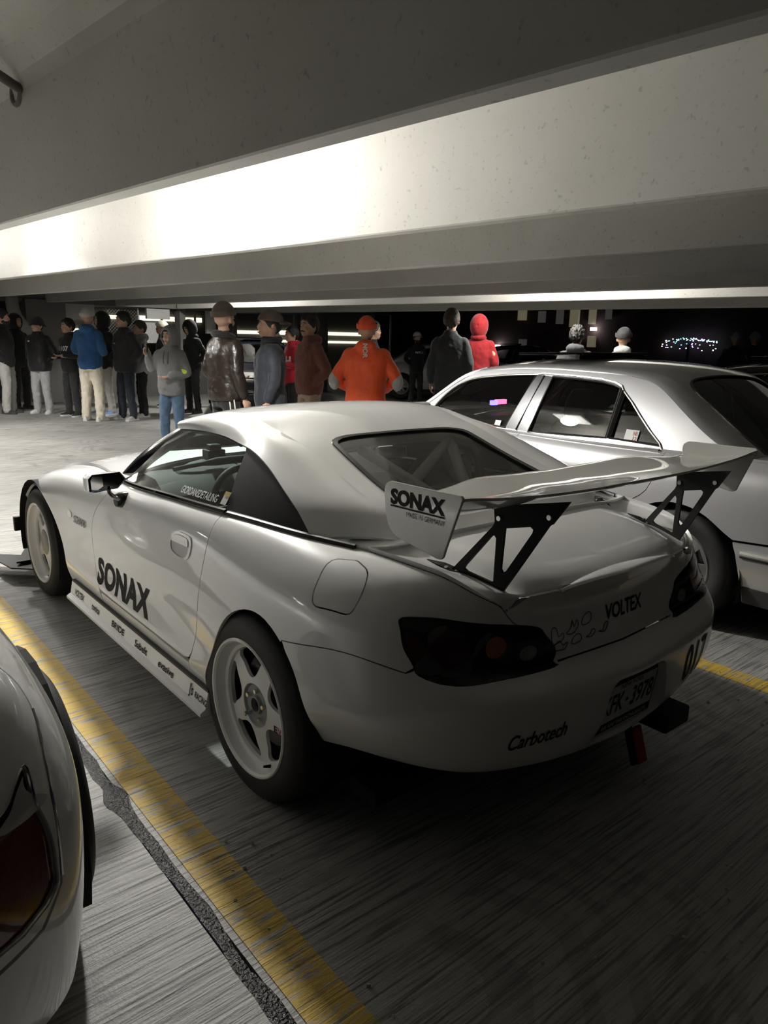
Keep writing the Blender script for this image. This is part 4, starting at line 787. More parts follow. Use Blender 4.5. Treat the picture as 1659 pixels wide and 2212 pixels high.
# --- wheels
def wheel(x, z, y_lip, s, tw, R, phase, logo=True):
    w = thing('wheel', '', 'x', (x, s*y_lip, z), 0 if s == 1 else math.pi); del w['label'], w['category']; w.parent = car     # local +y points outwards
    r = .231
    tp = [(.222, -.006), (.236, .000), (.262, .002), (.290, -.004), (R-.012, -.016), (R-.003, -.026), (R, -.05), (R, -tw+.05), (R-.003, -tw+.026), (R-.02, -tw+.008), (.27, -tw), (.22, -tw+.01)]
    ty = MB().lathe(tp, 64).build('tire', M['tire'], w, smooth=True, angle=60)
    mb = MB()
    for a in np.linspace(0, 2*np.pi, 60, endpoint=False):
        for d in (0, 1):
            c = np.array([(R-.0065)*math.cos(a+d*.05), -.034-d*.012, (R-.0065)*math.sin(a+d*.05)]); mb.box(c, (.006, .026, .005), Matrix.Rotation(-a, 3, 'Y')@Matrix.Rotation(.5, 3, 'X'))
    tag(mb.build('tread_groove', M['dark'], ty), kind='stuff')
    rp = [(r-.001, -.012), (r, 0), (r-.004, .004), (.222, .003), (.216, -.004), (.212, -.020), (.207, -.030), (.203, -.034), (.192, -.038), (.188, -.048), (.190, -.062), (.190, -.2), (.205, -.215)]
    rm = MB().lathe(rp, 72).build('rim', M['rim'], w, smooth=True, angle=25)
    def face(q): q = np.atleast_2d(q); rr = np.hypot(q[:, 0], q[:, 1]); return np.stack([q[:, 0], np.interp(rr, [0, .07, .12, .19, .21], [-.034, -.034, -.040, -.047, -.050]), q[:, 1]], 1)
    holes = []
    for k in range(5):                                            # five windows between the spokes
        a0 = phase+2*np.pi*k/5; pts = []
        for rr, da in ((.092, 0), (.098, .17), (.120, .32), (.155, .43), (.179, .485), (.1868, .44), (.187, 0), (.1868, -.44), (.179, -.485), (.155, -.43), (.120, -.32), (.098, -.17)):
            pts.append((rr*math.cos(a0+da), rr*math.sin(a0+da)))
        holes.append(smooth_path(pts, 40, True))
    a = np.linspace(0, 2*np.pi, 72, endpoint=False); disc = np.stack([.1905*np.cos(a), .1905*np.sin(a)], 1); bore = np.stack([.0725*np.cos(a[::2]), .0725*np.sin(a[::2])], 1)
    V, F, N = panel_data(face, disc, scale=(1, 1), h=.02, gap=0, flange=.012, holes=holes+[bore], sign=-1)
    link('spokes', mesh_from(V, F, True, N, 'spokes'), M['rim'], w)
    MB().lathe([(.0735, -.033), (.071, -.038), (.066, -.042), (.034, -.043), (.029, -.034), (.0245, -.033), (.0235, -.065), (0, -.065)] if logo else [(.0735, -.034), (.068, -.031), (0, -.029)], 40).build('hub', M['hub'], w, smooth=True, angle=30)
    if logo:
        MB().lathe([(.021, -.05), (0, -.05)], 24).build('hub_bore', M['dark'], w)
        for k in range(5):
            q = phase+.3+2*np.pi*k/5; MB().tube([(.050*math.cos(q), -.046, .050*math.sin(q)), (.050*math.cos(q), -.030+.018*(k == 4), .050*math.sin(q))], [.0085, .0075], 6).build('lug_nut', M['chrome'], w, smooth=True)
    MB().tube([(-.09, -.035, -.178), (-.088, -.012, -.172)], [.006, .004], 8).build('valve_stem', M['black'], w, smooth=True)
    MB().lathe([(.188, -.062), (.187, -.12), (.16, -.125), (0, -.13)], 40).build('wheel_barrel', M['dark'], w, smooth=True)
    MB().lathe([(.0, -.095), (.155, -.095), (.155, -.115), (0, -.115)], 40).build('brake_disc', M['disc'], w, smooth=True, angle=30)
    MB().prism([(.10, -.06), (.165, -.06), (.165, .07), (.10, .07)], 1, -.07, -.135).build('brake_caliper', M['black'], w, bevel=.01)
    if logo and s == 1:
        for ch, dx, m in (('E', 0, M['ink']), ('V', .023, M['red']), ('O', .046, M['ink'])):
            V, F = text_mesh(ch, .022, bold=.03, seg=.3); V[:, 0] *= .021/V[:, 0].max(); c0 = np.array((-.108-dx, -.041-.06*dx, -.045-.0))
            decal('wheel_sticker', V, F, plane_where(c0, (-1, -.08, -.04), (-.0, 0, 1)), m, w, .003)
wheel(0, .313, .868, 1, .255, .318, math.radians(5), True); wheel(2.4, .308, .858, 1, .235, .313, math.radians(5), False)
wheel(0, .313, .868, -1, .255, .318, math.radians(57), True); wheel(2.4, .308, .858, -1, .235, .313, math.radians(57), False)

# --- cabin
mb = MB(); mb.grid([[(1.52-.02*abs(y), y, .83), (1.32, y, .865), (1.16, y, .855), (1.06, y, .79), (1.04, y, .62)] for y in np.linspace(-.66, .66, 9)]); dash = mb.build('dashboard', M['cabin'], car, smooth=True, angle=50)
mb = MB(); mb.grid([[(1.24+.03*math.cos(a), .36+.2*math.cos(b), .80+.11*math.sin(b)) for b in np.linspace(0, math.pi, 12)] for a in (0, 2.5)]); mb.build('gauge_hood', M['cabin'], dash, smooth=True)
mb = MB(); mb.box((1.25, .33, .925), (.07, .09, .06)); mb.box((1.25, .33, .965), (.045, .06, .03)); mb.build('dash_camera', M['black'], dash, bevel=.006)
a = np.linspace(0, 2*np.pi, 40); ring_ = np.stack([.86+.17*np.sin(a)*.35, .36+.17*np.cos(a), .76+.17*np.sin(a)*.94], 1); mb = MB(); mb.tube(ring_, .016, 10, caps=False)
for q in (0, 2.2, 4.1): mb.tube([(.87, .36, .76), (.86+.16*math.sin(q)*.35, .36+.16*math.cos(q), .76+.16*math.sin(q)*.94)], .012, 6)
mb.tube([(.87, .36, .76), (1.1, .36, .68)], .03, 10); mb.build('steering_wheel', M['cabin'], car, smooth=True)
MB().tube(smooth_path([(1.10, .60, .905), (1.12, .45, .915), (1.12, .1, .92), (1.12, -.5, .92)], 16), [.010]*3+[.019]*13, 10).build('cross_bar', M['cabin'], car, smooth=True)
for s in (1, -1):                                                  # bucket seats
    mb = MB(); G = []
    for z, x, w, d in ((.30, .40, .20, .16), (.48, .33, .24, .15), (.65, .26, .25, .13), (.80, .21, .24, .12), (.90, .18, .19, .11), (.97, .155, .16, .10), (1.005, .14, .11, .08), (1.015, .135, .03, .04)):
        a = np.linspace(0, 2*np.pi, 24, endpoint=False); G.append(np.stack([x+.19+d*.5*np.sign(np.cos(a))*abs(np.cos(a))**.6+.06*abs(np.sin(a))**3, s*.36+w*np.sin(a), np.full(24, z)], 1))
    mb.grid(np.array(G), wrap=True); mb.add(G[-1], [tuple(range(24))]); se = mb.build('seat', M['seat'], car, smooth=True, angle=60)
    MB().box((.75, s*.36, .33), (.46, .46, .16)).build('seat_cushion', M['seat'], se, bevel=.05)
mb = MB(); hoop = smooth_path([(.34, .54, .45), (.34, .545, .85), (.34, .49, 1.02), (.34, .36, 1.072), (.34, 0, 1.085), (.34, -.36, 1.072), (.34, -.49, 1.02), (.34, -.545, .85), (.34, -.54, .45)], 60); mb.tube(hoop, .021, 12)
for q in ([(.34, .15, 1.06), (.15, .085, .972), (-.05, .02, .885)], [(.33, -.33, 1.068), (.10, .10, .945), (-.02, .32, .86)], [(.33, -.33, 1.068), (.10, -.19, .945), (-.12, -.06, .83)], [(.33, .46, 1.02), (.1, .33, .93), (-.05, .25, .87)], [(.34, .54, .80), (.34, -.54, .80)]): mb.tube(q, .022, 12)
tag(mb.build('roll_cage', M['cage'], car, smooth=True), 'white tubular roll cage')
mb = MB(); mb.box((.12, 0, .80), (.5, 1.2, .03)); mb.build('parcel_shelf', M['cabin'], car)
mb = MB(); mb.box((1.02, -.585, .90), (.03, .19, .066), Matrix.Rotation(.2, 3, 'Y')); mb.tube([(1.035, -.60, .90), (1.10, -.64, .86)], .009, 8); rv = mb.build('interior_mirror', M['cabin'], car, bevel=.012)
MB().box((1.002, -.585, .896), (.004, .17, .05), Matrix.Rotation(.2, 3, 'Y')).build('mirror_glass', M['chrome'], rv)
# ---------------------------------------------------------------- silver sedan in the next bay (copied in other paint for the parked cars behind)
M['silver'] = simple('silver_paint', (.60, .60, .62), .32, metal=.5, coat=1.)
M['greyclad'] = simple('grey_cladding', (.05, .05, .05), .6)
M['tailred'] = simple('red_tail_lens', (.22, .008, .012), .15, coat=.8)
SY = -2.63
sedan = thing('sedan', 'silver four-door sedan with tinted windows parked right of the white sports car', 'car', (0, SY, 0))
SROW_W = [.912, .957, .990, .998, .996, 1., .988, .946, .896]; SROW_Z = [.20, .30, .40, .47, .515, .65, .78, .865, .908]
def sedan_col(px, py, kx=0., dz=0., w=None):
    o = [-.06, -.02, .0, .02, .015, .0, -.04, -.10, -.16]
    return [(px+kx*o[j], py*(SROW_W[j]*(1-abs(kx))+abs(kx)), SROW_Z[j]+dz*max(0, (SROW_Z[j]-.30)/.6)) for j in range(9)]
SC = [(3.95, 3.83, 0, 1, -.20), (3.70, 3.78, .42, .95, -.19), (3.50, 3.64, .68, .7, -.17), (3.32, 3.44, .80, .35, -.15), (3.1, 3.1, .845, 0, -.13), (2.80, 2.80, .870, 0, -.10), (2.4, 2.4, .880, 0, -.05), (2.0, 2.0, .882, 0, -.01),
      (1.6, 1.6, .883, 0, 0), (1.2, 1.2, .883, 0, 0), (.8, .8, .883, 0, 0), (.4, .4, .884, 0, .005), (.05, .05, .884, 0, .012), (-.25, -.25, .880, 0, .02), (-.55, -.55, .868, 0, .025), (-.80, -.80, .835, -.2, .025), (-.98, -.97, .745, -.7, .02), (-1.16, -1.06, .56, -.95, .02), (-1.4, -1.11, .30, -1, .02), (-1.7, -1.125, 0, -1, .02)]
swall = Tensor([-c[0] for c in SC], range(9), [sedan_col(*c[1:]) for c in SC])
def SX(pts): return swall.find(pts, [0, 2], (-3.1, .8))
def arch(cx, R, z=.305): a = np.linspace(0, math.pi, 24); return np.stack([cx+R*np.cos(a), z+R*np.sin(a)*.99], 1)   # from front to rear
aR, aF = arch(.02, .365), arch(2.80, .36)
sar = np.vstack([UV([-.385, 0]), SX(aR), UV([.35, 0])]); saf = np.vstack([UV([-3.16, 0]), SX(aF), UV([-2.44, 0])])
sdr = SX(smooth_path([(.165, .90), (.172, .80), (.205, .705), (.30, .63), (.40, .52), (.43, .40), (.435, .25)], 16)); sdm = SX([(1.20, .90), (1.215, .7), (1.22, .5), (1.22, .3), (1.22, .25)]); sdf = SX([(2.28, .88), (2.33, .78), (2.36, .6), (2.36, .4), (2.35, .25)])
for mir in (False, True):
    k = dict(mirror=mir, h=.05)
    panel('front_fender', swall, loop(UV([-2.28, 8]), sdf, UV([-2.35, 0]), UV([-2.44, 0]), saf[::-1][1:-1], UV([-3.18, 0], [-3.2, 4], [-3.25, 8], [-2.8, 8])), M['silver'], sedan, **k)
    fd = panel('front_door', swall, loop(UV([-1.2, 8]), sdm[::1], UV([-1.22, .6], [-2.35, .6]), sdf[::-1], UV([-2.28, 8])), M['silver'], sedan, **k)
    rd = panel('rear_door', swall, loop(UV([-.16, 8]), sdr, UV([-.44, .6], [-1.22, .6]), sdm[::-1], UV([-1.2, 8])), M['silver'], sedan, **k)
    panel('sill', swall, UV([-.39, 0], [-.42, .55], [-2.42, .55], [-2.44, 0]), M['greyclad'], sedan, **k)
    panel('quarter_panel', swall, loop(UV([-.16, 8]), UV([.5, 8], [.82, 8], [.86, 4.4], [.30, 4.1]), sar[::-1][8:-1], sdr[::-1]), M['silver'], sedan, mirror=mir, h=.035)
    for dd, hx in ((fd, 1.42), (rd, .36)): MB().box((hx, (-1 if mir else 1)*.876, .80), (.19, .03, .035)).build('door_handle', M['silver'], dd, bevel=.01)
    s = -1 if mir else 1
    q = swall(np.stack([np.linspace(-2.2, -.20, 24), np.full(24, 8.)], 1))*[1, s, 1]; MB().tube(q+[0, s*.004, .002], .010, 6).build('belt_moulding', M['chrome'], sedan, smooth=True)
    q = swall(np.stack([np.linspace(-2.3, -.42, 20), np.full(20, 2.9)], 1))*[1, s, 1]; MB().tube(q+[0, s*.006, 0], .016, 6).build('side_moulding', M['silver'], sedan, smooth=True)
    q = swall(np.stack([np.linspace(.35, .95, 16), np.full(16, 3.0)], 1))*[1, s, 1]; mb = MB(); mb.tube(q+[0, s*.004, 0], .013, 6); mb.build('side_moulding', M['chrome'], sedan, smooth=True)
    q = swall(np.stack([np.linspace(.35, .95, 16), np.full(16, 2.72)], 1))*[1, s, 1]; MB().tube(q+[0, s*.003, 0], .010, 6).build('moulding_groove', M['trim'], sedan, smooth=True)
sb = panel('rear_bumper', swall, loop(sar[::-1][:8][::-1][::-1] if 0 else UV([.355, 0], [.352, 1.0], [.30, 4.0], [.86, 4.35], [1.2, 4.4], [1.7, 4.4], [1.7, 0])), M['silver'], sedan, both=True, h=.05)
lowr = panel('bumper_cladding', swall, UV([.36, 0], [.36, .95], [1.7, .95], [1.7, 0]), M['greyclad'], sb, both=True, h=.06, off=.004, gap=0)
panel('trunk_lid', swall, UV([.87, 4.5], [.83, 8], [1.7, 8], [1.7, 4.5], [1.2, 4.5]), M['silver'], sedan, both=True, h=.05)
panel('tail_light', swall, UV([.84, 5.0], [.84, 7.0], [1.28, 6.8], [1.28, 5.1]), M['tailred'], sedan, h=.04, off=.006); panel('tail_light', swall, UV([.84, 5.0], [.84, 7.0], [1.28, 6.8], [1.28, 5.1]), M['tailred'], sedan, h=.04, off=.006, mirror=True)
panel('front_bumper', swall, UV([-3.19, 0], [-3.21, 4.4], [-3.95, 4.4], [-3.95, 0]), M['silver'], sedan, both=True, h=.07)
panel('grille', swall, UV([-3.21, 4.5], [-3.25, 8], [-3.95, 8], [-3.95, 4.5]), M['silver'], sedan, both=True, h=.07)
for mir in (False, True): panel('headlight', swall, UV([-3.30, 5.0], [-3.32, 7.2], [-3.62, 7.2], [-3.64, 5.0]), M['rearglass'], sedan, h=.05, off=.006, mirror=mir)
shl = swall(np.stack([np.linspace(-2.28, -3.25, 30), np.full(30, 8.)], 1)); shn = swall(np.stack([np.linspace(-3.25, -3.95, 20), np.full(20, 8.)], 1))
scowl = smooth_path([shl[0], (2.42, .5, .935), (2.52, 0, .95)], 16); panel('hood', coons(shl, smooth_path([(2.52, 0, .95), (3.0, 0, .88), (3.45, 0, .79), tuple(shn[-1])], 20), scowl, shn), [(0, 0), (1, 0), (1, 1), (0, 1)], M['silver'], sedan, both=True, scale=(1.3, .8), h=.07)
sdl = swall(np.stack([np.linspace(-.3, .83, 24), np.full(24, 8.)], 1)); sdn = swall(np.stack([np.linspace(.83, 1.7, 20), np.full(20, 8.)], 1))
panel('trunk_deck', coons(sdl, smooth_path([(.1, 0, .93), (-.4, 0, .965), (-.7, 0, .962), tuple(sdn[-1])], 20), smooth_path([sdl[0], (.2, .4, .915), (.1, 0, .93)], 12), sdn), [(0, 0), (1, 0), (1, 1), (0, 1)], M['silver'], sedan, both=True, scale=(1.1, .8), h=.06, sign=-1)
# greenhouse
def sgs(q, off=0.): q = np.atleast_2d(q); d = q[:, 1]-.905; return np.stack([q[:, 0], .792-.36*d-.20*d*d+off-.03*np.maximum(0, -.1-q[:, 0])-.03*np.maximum(0, q[:, 0]-1.9), q[:, 1]], 1)
SE = smooth_path([(2.36, .90), (2.25, .965), (2.14, 1.04), (1.98, 1.155), (1.845, 1.243), (1.6, 1.293), (1.2, 1.318), (.8, 1.316), (.5, 1.302), (.36, 1.27), (.22, 1.19), (.06, 1.085), (-.12, .985), (-.24, .93), (-.28, .905)], 90)
WF = smooth_path([(2.10, .95), (2.06, 1.012), (1.98, 1.105), (1.86, 1.190), (1.62, 1.246), (1.42, 1.268), (1.22, 1.282)], 30); WF = np.vstack([WF, [(1.335, .928), (1.7, .935)]])
WR = np.array([(1.088, 1.274), (.90, 1.272), (.72, 1.264), (.62, 1.250), (.568, 1.234), (.560, .948), (.85, .935), (1.137, .922)]); WQ = np.array([(.530, 1.210), (.45, 1.150), (.37, 1.08), (.28, 1.005), (.198, .945), (.530, .950)])
for mir in (False, True):
    gf = panel('side_frame', sgs, np.vstack([SE, [(.0, .902), (1.2, .902)]]), M['silver'], sedan, mirror=mir, scale=(1, 1), h=.06, holes=[WF, WR, WQ], gap=0, flange=.025, sign=-1)
    for nm, w, mt in (('front_window', WF, M['glass']), ('rear_window_pane', WR, M['tintlite']) if 'tintlite' in M else ('rear_window_pane', WR, M['glass']), ('quarter_window', WQ, M['tint'])):
        panel(nm, lambda q: sgs(q, -.014), w, mt, gf, mirror=mir, scale=(1, 1), h=.1, gap=-.004, flange=0, sign=-1)
        s = -1 if mir else 1
        q = sgs(np.vstack([w, w[:1]]), .0)*[1, s, 1]; MB().tube(q, .008, 6, caps=False).build('window_trim', M['trim'], gf, smooth=True)
    bp = np.array([(1.222, 1.283), (1.335, .926), (1.137, .920), (1.090, 1.276)]); panel('door_post', lambda q: sgs(q, .004), bp, M['gloss_black'] if 0 else M['steelpost'], gf, mirror=mir, scale=(1, 1), h=.1, gap=.002, flange=.01, sign=-1) if 'steelpost' in M else None
    MB().tube((sgs(np.array([(1.156, 1.279), (1.236, .923)]), .006))*[1, s, 1], .006, 6).build('door_joint', M['dark'], gf)
    MB().tube((sgs(np.array([(.548, 1.222), (.545, .948)]), .002))*[1, s, 1], .013, 6).build('window_divider', M['trim'], gf)
    q = sgs(np.vstack([WF[:-2], [(1.156, 1.292)], WR[:5]+[0, .016], WQ[:5]+[.014, .012], [(.19, .925)]]), .004)*[1, s, 1]; MB().tube(q, .006, 6).build('chrome_surround', M['chrome'], gf, smooth=True)
SST = [((1.80, .56, 1.285), (1.90, 0, 1.315)), ((1.5, .545, 1.335), (1.5, 0, 1.372)), ((1.1, .54, 1.355), (1.1, 0, 1.392)), ((.7, .54, 1.352), (.7, 0, 1.388)), ((.42, .54, 1.330), (.44, 0, 1.362)), ((.27, .54, 1.275), (.27, 0, 1.310)), ((.10, .56, 1.165), (.09, 0, 1.205)), ((-.09, .59, 1.045), (-.12, 0, 1.075)), ((-.24, .61, .955), (-.28, 0, .975)), ((-.30, .62, .910), (-.36, 0, .925))]
rows = []
for c, z in SST:
    c, z = np.array(c), np.array(z); h = []
    for f in FR: q = c+(z-c)*(1-f**2.2); q[1] = c[1]*f; h.append(q)
    rows.append(h+[q*[1, -1, 1] for q in h[:-1][::-1]])
stop_ = Tensor(range(10), [-f for f in FR]+[f for f in FR[:-1][::-1]], rows)
sgl = smooth_path([(4.93, 0), (4.94, -.45), (5.0, -.76), (5.25, -.87), (6.0, -.91), (7.2, -.93), (8.1, -.93), (8.4, -.88), (8.5, -.5), (8.5, 0)], 40); sgl = np.vstack([sgl, (sgl*[1, -1])[::-1][1:-1]])
sroof = panel('roof', stop_, [(0, -1), (9, -1), (9, 0), (9, 1), (0, 1), (0, 0)], M['silver'], sedan, scale=(.2, .6), holes=[sgl], h=.045, gap=0, flange=.02)
panel('rear_window', stop_, sgl, M['tint'], sroof, scale=(.2, .6), h=.08, gap=.008, flange=0, off=-.005)
o = MB(); P = stop_(sgl); Q = stop_((sgl-[6.7, 0])*[.97, .965]+[6.7, 0]); k = list(range(len(sgl)))+[0]; up = np.array([-.004, 0, .006]); o.grid(np.transpose(np.stack([P-up, P+up, Q+up*.6, Q-up]), (1, 0, 2))[k]); o.build('window_seal', M['gloss_black'], sroof, smooth=True)
SEv = polyline_eval(sgs(SE)); sd = []
for i, (c, z) in enumerate(SST):
    e = SEv(np.array([[.235, .335, .455, .575, .655, .725, .80, .885, .96, 1.0][i]]))[0]; c = np.array(c); sd.append([e, e*.6+c*.4+np.array([0, .014, .010]), c])
for mir in (False, True): panel('roof_rail', Tensor(range(10), [0, .45, 1], sd), [(0, 0), (9, 0), (9, 1), (0, 1)], M['silver'], sroof, mirror=mir, scale=(.2, .12), h=.045, gap=0, flange=.01)
swl = smooth_path([tuple(sgs((2.34, .91))[0]-[0, .03, 0]), (2.08, .70, 1.07), (1.80, .56, 1.285)], 14); panel('windshield', coons(swl, smooth_path([(2.50, 0, .95), (2.2, 0, 1.14), (1.90, 0, 1.315)], 14), smooth_path([swl[0], (2.45, .4, .94), (2.50, 0, .95)], 10), smooth_path([(1.80, .56, 1.285), (1.87, .3, 1.308), (1.90, 0, 1.315)], 10)), [(0, 0), (1, 0), (1, 1), (0, 1)], M['glass'], sedan, both=True, scale=(.8, .7), h=.1, gap=0, flange=0)
for s in (1, -1):
    q = np.array([sgs((2.34, .905))[0], sgs((2.14, 1.03))[0], sgs((1.98, 1.148))[0], sgs((1.84, 1.236))[0], (1.70, .60, 1.285)])*[1, s, 1]; MB().tube(smooth_path(q-[0, s*.022, 0], 14), .028, 8).build('windshield_pillar', M['silver'], sedan, smooth=True)
    mb = MB(); mb.tube(smooth_path(np.array([(2.02, .80, .93), (2.05, .88, .945), (2.06, .95, .975), (2.055, 1.0, .985)])*[1, s, 1], 8), [.025, .03, .068, .03], 12) if 0 else mb.box((2.05, s*.93, .985), (.10, .20, .12)); mb.build('door_mirror', M['silver'], sedan, bevel=.03)
MB().box((1.32, 0, 1.415), (.55, .78, .018), Matrix.Rotation(math.radians(2), 3, 'Y')).build('sunroof', M['gloss_black'], sroof, bevel=.006); MB().box((1.08, 0, 1.40), (.03, .8, .03)).build('sunroof_bracket', M['trim'], sroof)
mb = MB(); mb.box((1.2, 0, .26), (4.1, 1.5, .1)); mb.build('floor_pan', M['dark'], sedan)
for wx in (.02, 2.80):
    for s in (1, -1):
        a = np.linspace(-.3, math.pi+.3, 18); MB().grid([[(wx+r*math.cos(q), s*y, .31+r*math.sin(q)) for q in a] for r, y in ((.38, .865), (.38, .5), (.05, .5))]).build('wheel_house', M['dark'], sedan)
        w = thing('wheel', '', 'x', (wx, s*.845, .318), 0 if s == 1 else math.pi); del w['label'], w['category']; w.parent = sedan
        MB().lathe([(.20, -.01), (.215, .0), (.25, .012), (.29, .008), (.308, -.008), (.318, -.03), (.318, -.17), (.30, -.2), (.2, -.2)], 48).build('tire', M['tire'], w, smooth=True, angle=60)
        rp = MB().lathe([(.208, -.008), (.200, .0), (.19, -.012), (.185, -.06), (.185, -.19)], 40).build('rim', M['rimsilver'], w, smooth=True)
        def f2(q): q = np.atleast_2d(q); r2 = np.hypot(q[:, 0], q[:, 1]); return np.stack([q[:, 0], -.015-.03*(r2/.19)**2, q[:, 1]], 1)
        a = np.linspace(0, 2*np.pi, 40, endpoint=False); hs = []
        for kk in range(7): a0 = 2*np.pi*kk/7; hs.append(np.array([(r2*math.cos(a0+d), r2*math.sin(a0+d)) for r2, d in ((.07, -.1), (.07, .1), (.165, .27), (.165, -.27))]))
        V, F, N = panel_data(f2, np.stack([.188*np.cos(a), .188*np.sin(a)], 1), scale=(1, 1), h=.05, gap=0, flange=.02, holes=hs, sign=-1); link('spokes', mesh_from(V, F, True, N), M['rimsilver'], w); MB().lathe([(0, -.1), (.17, -.1), (.17, -.12)], 24).build('brake_disc', M['disc'], w)
for nm, x, y0 in (('front_seat', 1.15, .36), ('front_seat', 1.15, -.36)):
    mb = MB(); G = []
    for z, xx, wd, d in ((.45, .18, .24, .16), (.7, .08, .25, .15), (.9, -.02, .23, .13), (.98, -.05, .18, .1), (1.0, -.06, .10, .08), (1.04, -.07, .13, .1), (1.12, -.09, .14, .1), (1.19, -.10, .10, .06)):
        a = np.linspace(0, 2*np.pi, 16, endpoint=False); G.append(np.stack([x+xx+d*.5*np.cos(a), y0+wd*np.sin(a), np.full(16, z)], 1))
    mb.grid(np.array(G), wrap=True); mb.add(G[-1], [tuple(range(16))]); mb.build(nm, M['seat2'], sedan, smooth=True)
mb = MB(); mb.box((.35, 0, .72), (.18, 1.3, .5), Matrix.Rotation(-.25, 3, 'Y')); mb.box((0, 0, .93), (.5, 1.2, .04)); mb.build('rear_seat', M['seat2'], sedan, bevel=.05)
mb = MB(); mb.box((2.2, 0, .86), (.5, 1.35, .14)); dsh = mb.build('dashboard', M['cabin'], sedan, bevel=.04)
tag(MB().box((2.0, .15, .96), (.02, .12, .05), Matrix.Rotation(.5, 3, 'Y')).build('paper_card', M['paper'], dsh), 'white card on the dash') if 0 else None
fl = [c for c in sedan.children if c.name.startswith('side_frame')][0]
def on_sg(x0, z0): return lambda V: ((lambda P: (P, np.tile([0, .92, .38], (len(P), 1))))(sgs(np.stack([x0-V[:, 0], z0+V[:, 1]], 1), -.006)))
V, F = rect(0, 0, .085, .075); decal('inspection_sticker', V, F, on_sg(.445, .935), M['paper'], fl)
for body, x, z in (('NR', .05, .045), ('12', .05, .015)):
    V, F = text_mesh(body, .024, bold=.02, seg=.3); V[:, 0] *= .03/V[:, 0].max(); decal('sticker_lettering', V+[x, z], F, on_sg(.445, .935), M['red'], fl, .003)
V, F = rect(0, 0, .05, .035); decal('window_sticker', V, F, on_sg(1.44, .932), M['paper'], fl)

def recolour(root, old, new):
    for ch in root.children:
        if ch.type == 'MESH':
            for s in ch.material_slots:
                if s.material == old: s.link = 'OBJECT'; s.material = new
        recolour(ch, old, new)
def parked(label, px, py, rz, paint):
    c = copy_tree(sedan); c.location = (px, py, 0); c.rotation_euler = (0, 0, rz); c['label'] = label; recolour(c, M['silver'], paint); return c
for o in [sedan]: o['group'] = 'parked cars'
M['blackpaint'] = simple('black_paint', (.008, .008, .009), .15, coat=1.); M['offwhite'] = simple('pearl_paint', (.55, .55, .56), .3, coat=.8); M['darkblue'] = simple('dark_blue_paint', (.01, .012, .02), .2, coat=1.); M['maroon'] = simple('maroon_paint', (.05, .012, .012), .25, coat=.8)
parked('black sedan parked beyond the silver sedan, only its dark roof in view', -.45, -5.25, 0, M['blackpaint'])
# ---------------------------------------------------------------- white car at the viewer's left, only its right rear corner in view
near = thing('coupe', 'white car at the lower left corner, red rear lamp and black rear tyre showing', 'car', (0, 2.36, 0), group='parked cars')
NROW_Z = [.19, .30, .44, .58, .68, .76, .83, .885, .915]
def ncol(x, w, k=0., dz=0.):
    ww = [.955, .975, .990, .988, .966, .930, .882, .81, .72]; o = [.10, .05, .015, 0, .005, .03, .07, .12, .19]
    return [(x+k*o[j], .93*w*(ww[j]+(1-ww[j])*min(1, k*.6)), NROW_Z[j]+dz*(j/8)) for j in range(9)]
NC = [(3.2, 3.15, 0, -.8, -.25), (2.9, 3.0, .6, -.5, -.22), (2.6, 2.6, .80, 0, -.16), (2.0, 2.0, .86, 0, -.08), (1.3, 1.3, .87, 0, -.02), (.7, .7, .895, 0, 0), (.3, .3, .915, 0, 0), (0, 0, .930, 0, 0), (-.25, -.25, .930, 0, 0), (-.45, -.45, .910, .1, 0), (-.60, -.595, .868, .4, 0), (-.72, -.70, .805, .7, 0), (-.84, -.785, .70, .95, 0), (-1.0, -.855, .52, 1, 0), (-1.25, -.90, .26, 1, 0), (-1.5, -.915, 0, 1, 0)]
nwall = Tensor([-c[0] for c in NC], range(9), [ncol(*c[1:]) for c in NC])
NL = smooth_path([(.776, 5.16), (.769, 4.72), (.766, 4.0), (.758, 3.3), (.758, 2.86), (.775, 2.6), (.816, 2.50), (.87, 2.45), (.98, 2.5), (1.10, 2.75), (1.13, 3.5), (1.05, 4.2), (.93, 4.45), (.855, 4.62), (.80, 5.0)], 60, True)
a = np.linspace(0, math.pi, 24); narch = nwall.find(np.stack([-.05+.365*np.cos(a), .31+.36*np.sin(a)], 1), [0, 2], (-2.5, .7)); nar = np.vstack([UV([-.315, 0]), narch, UV([.415, 0])])
NB = {}
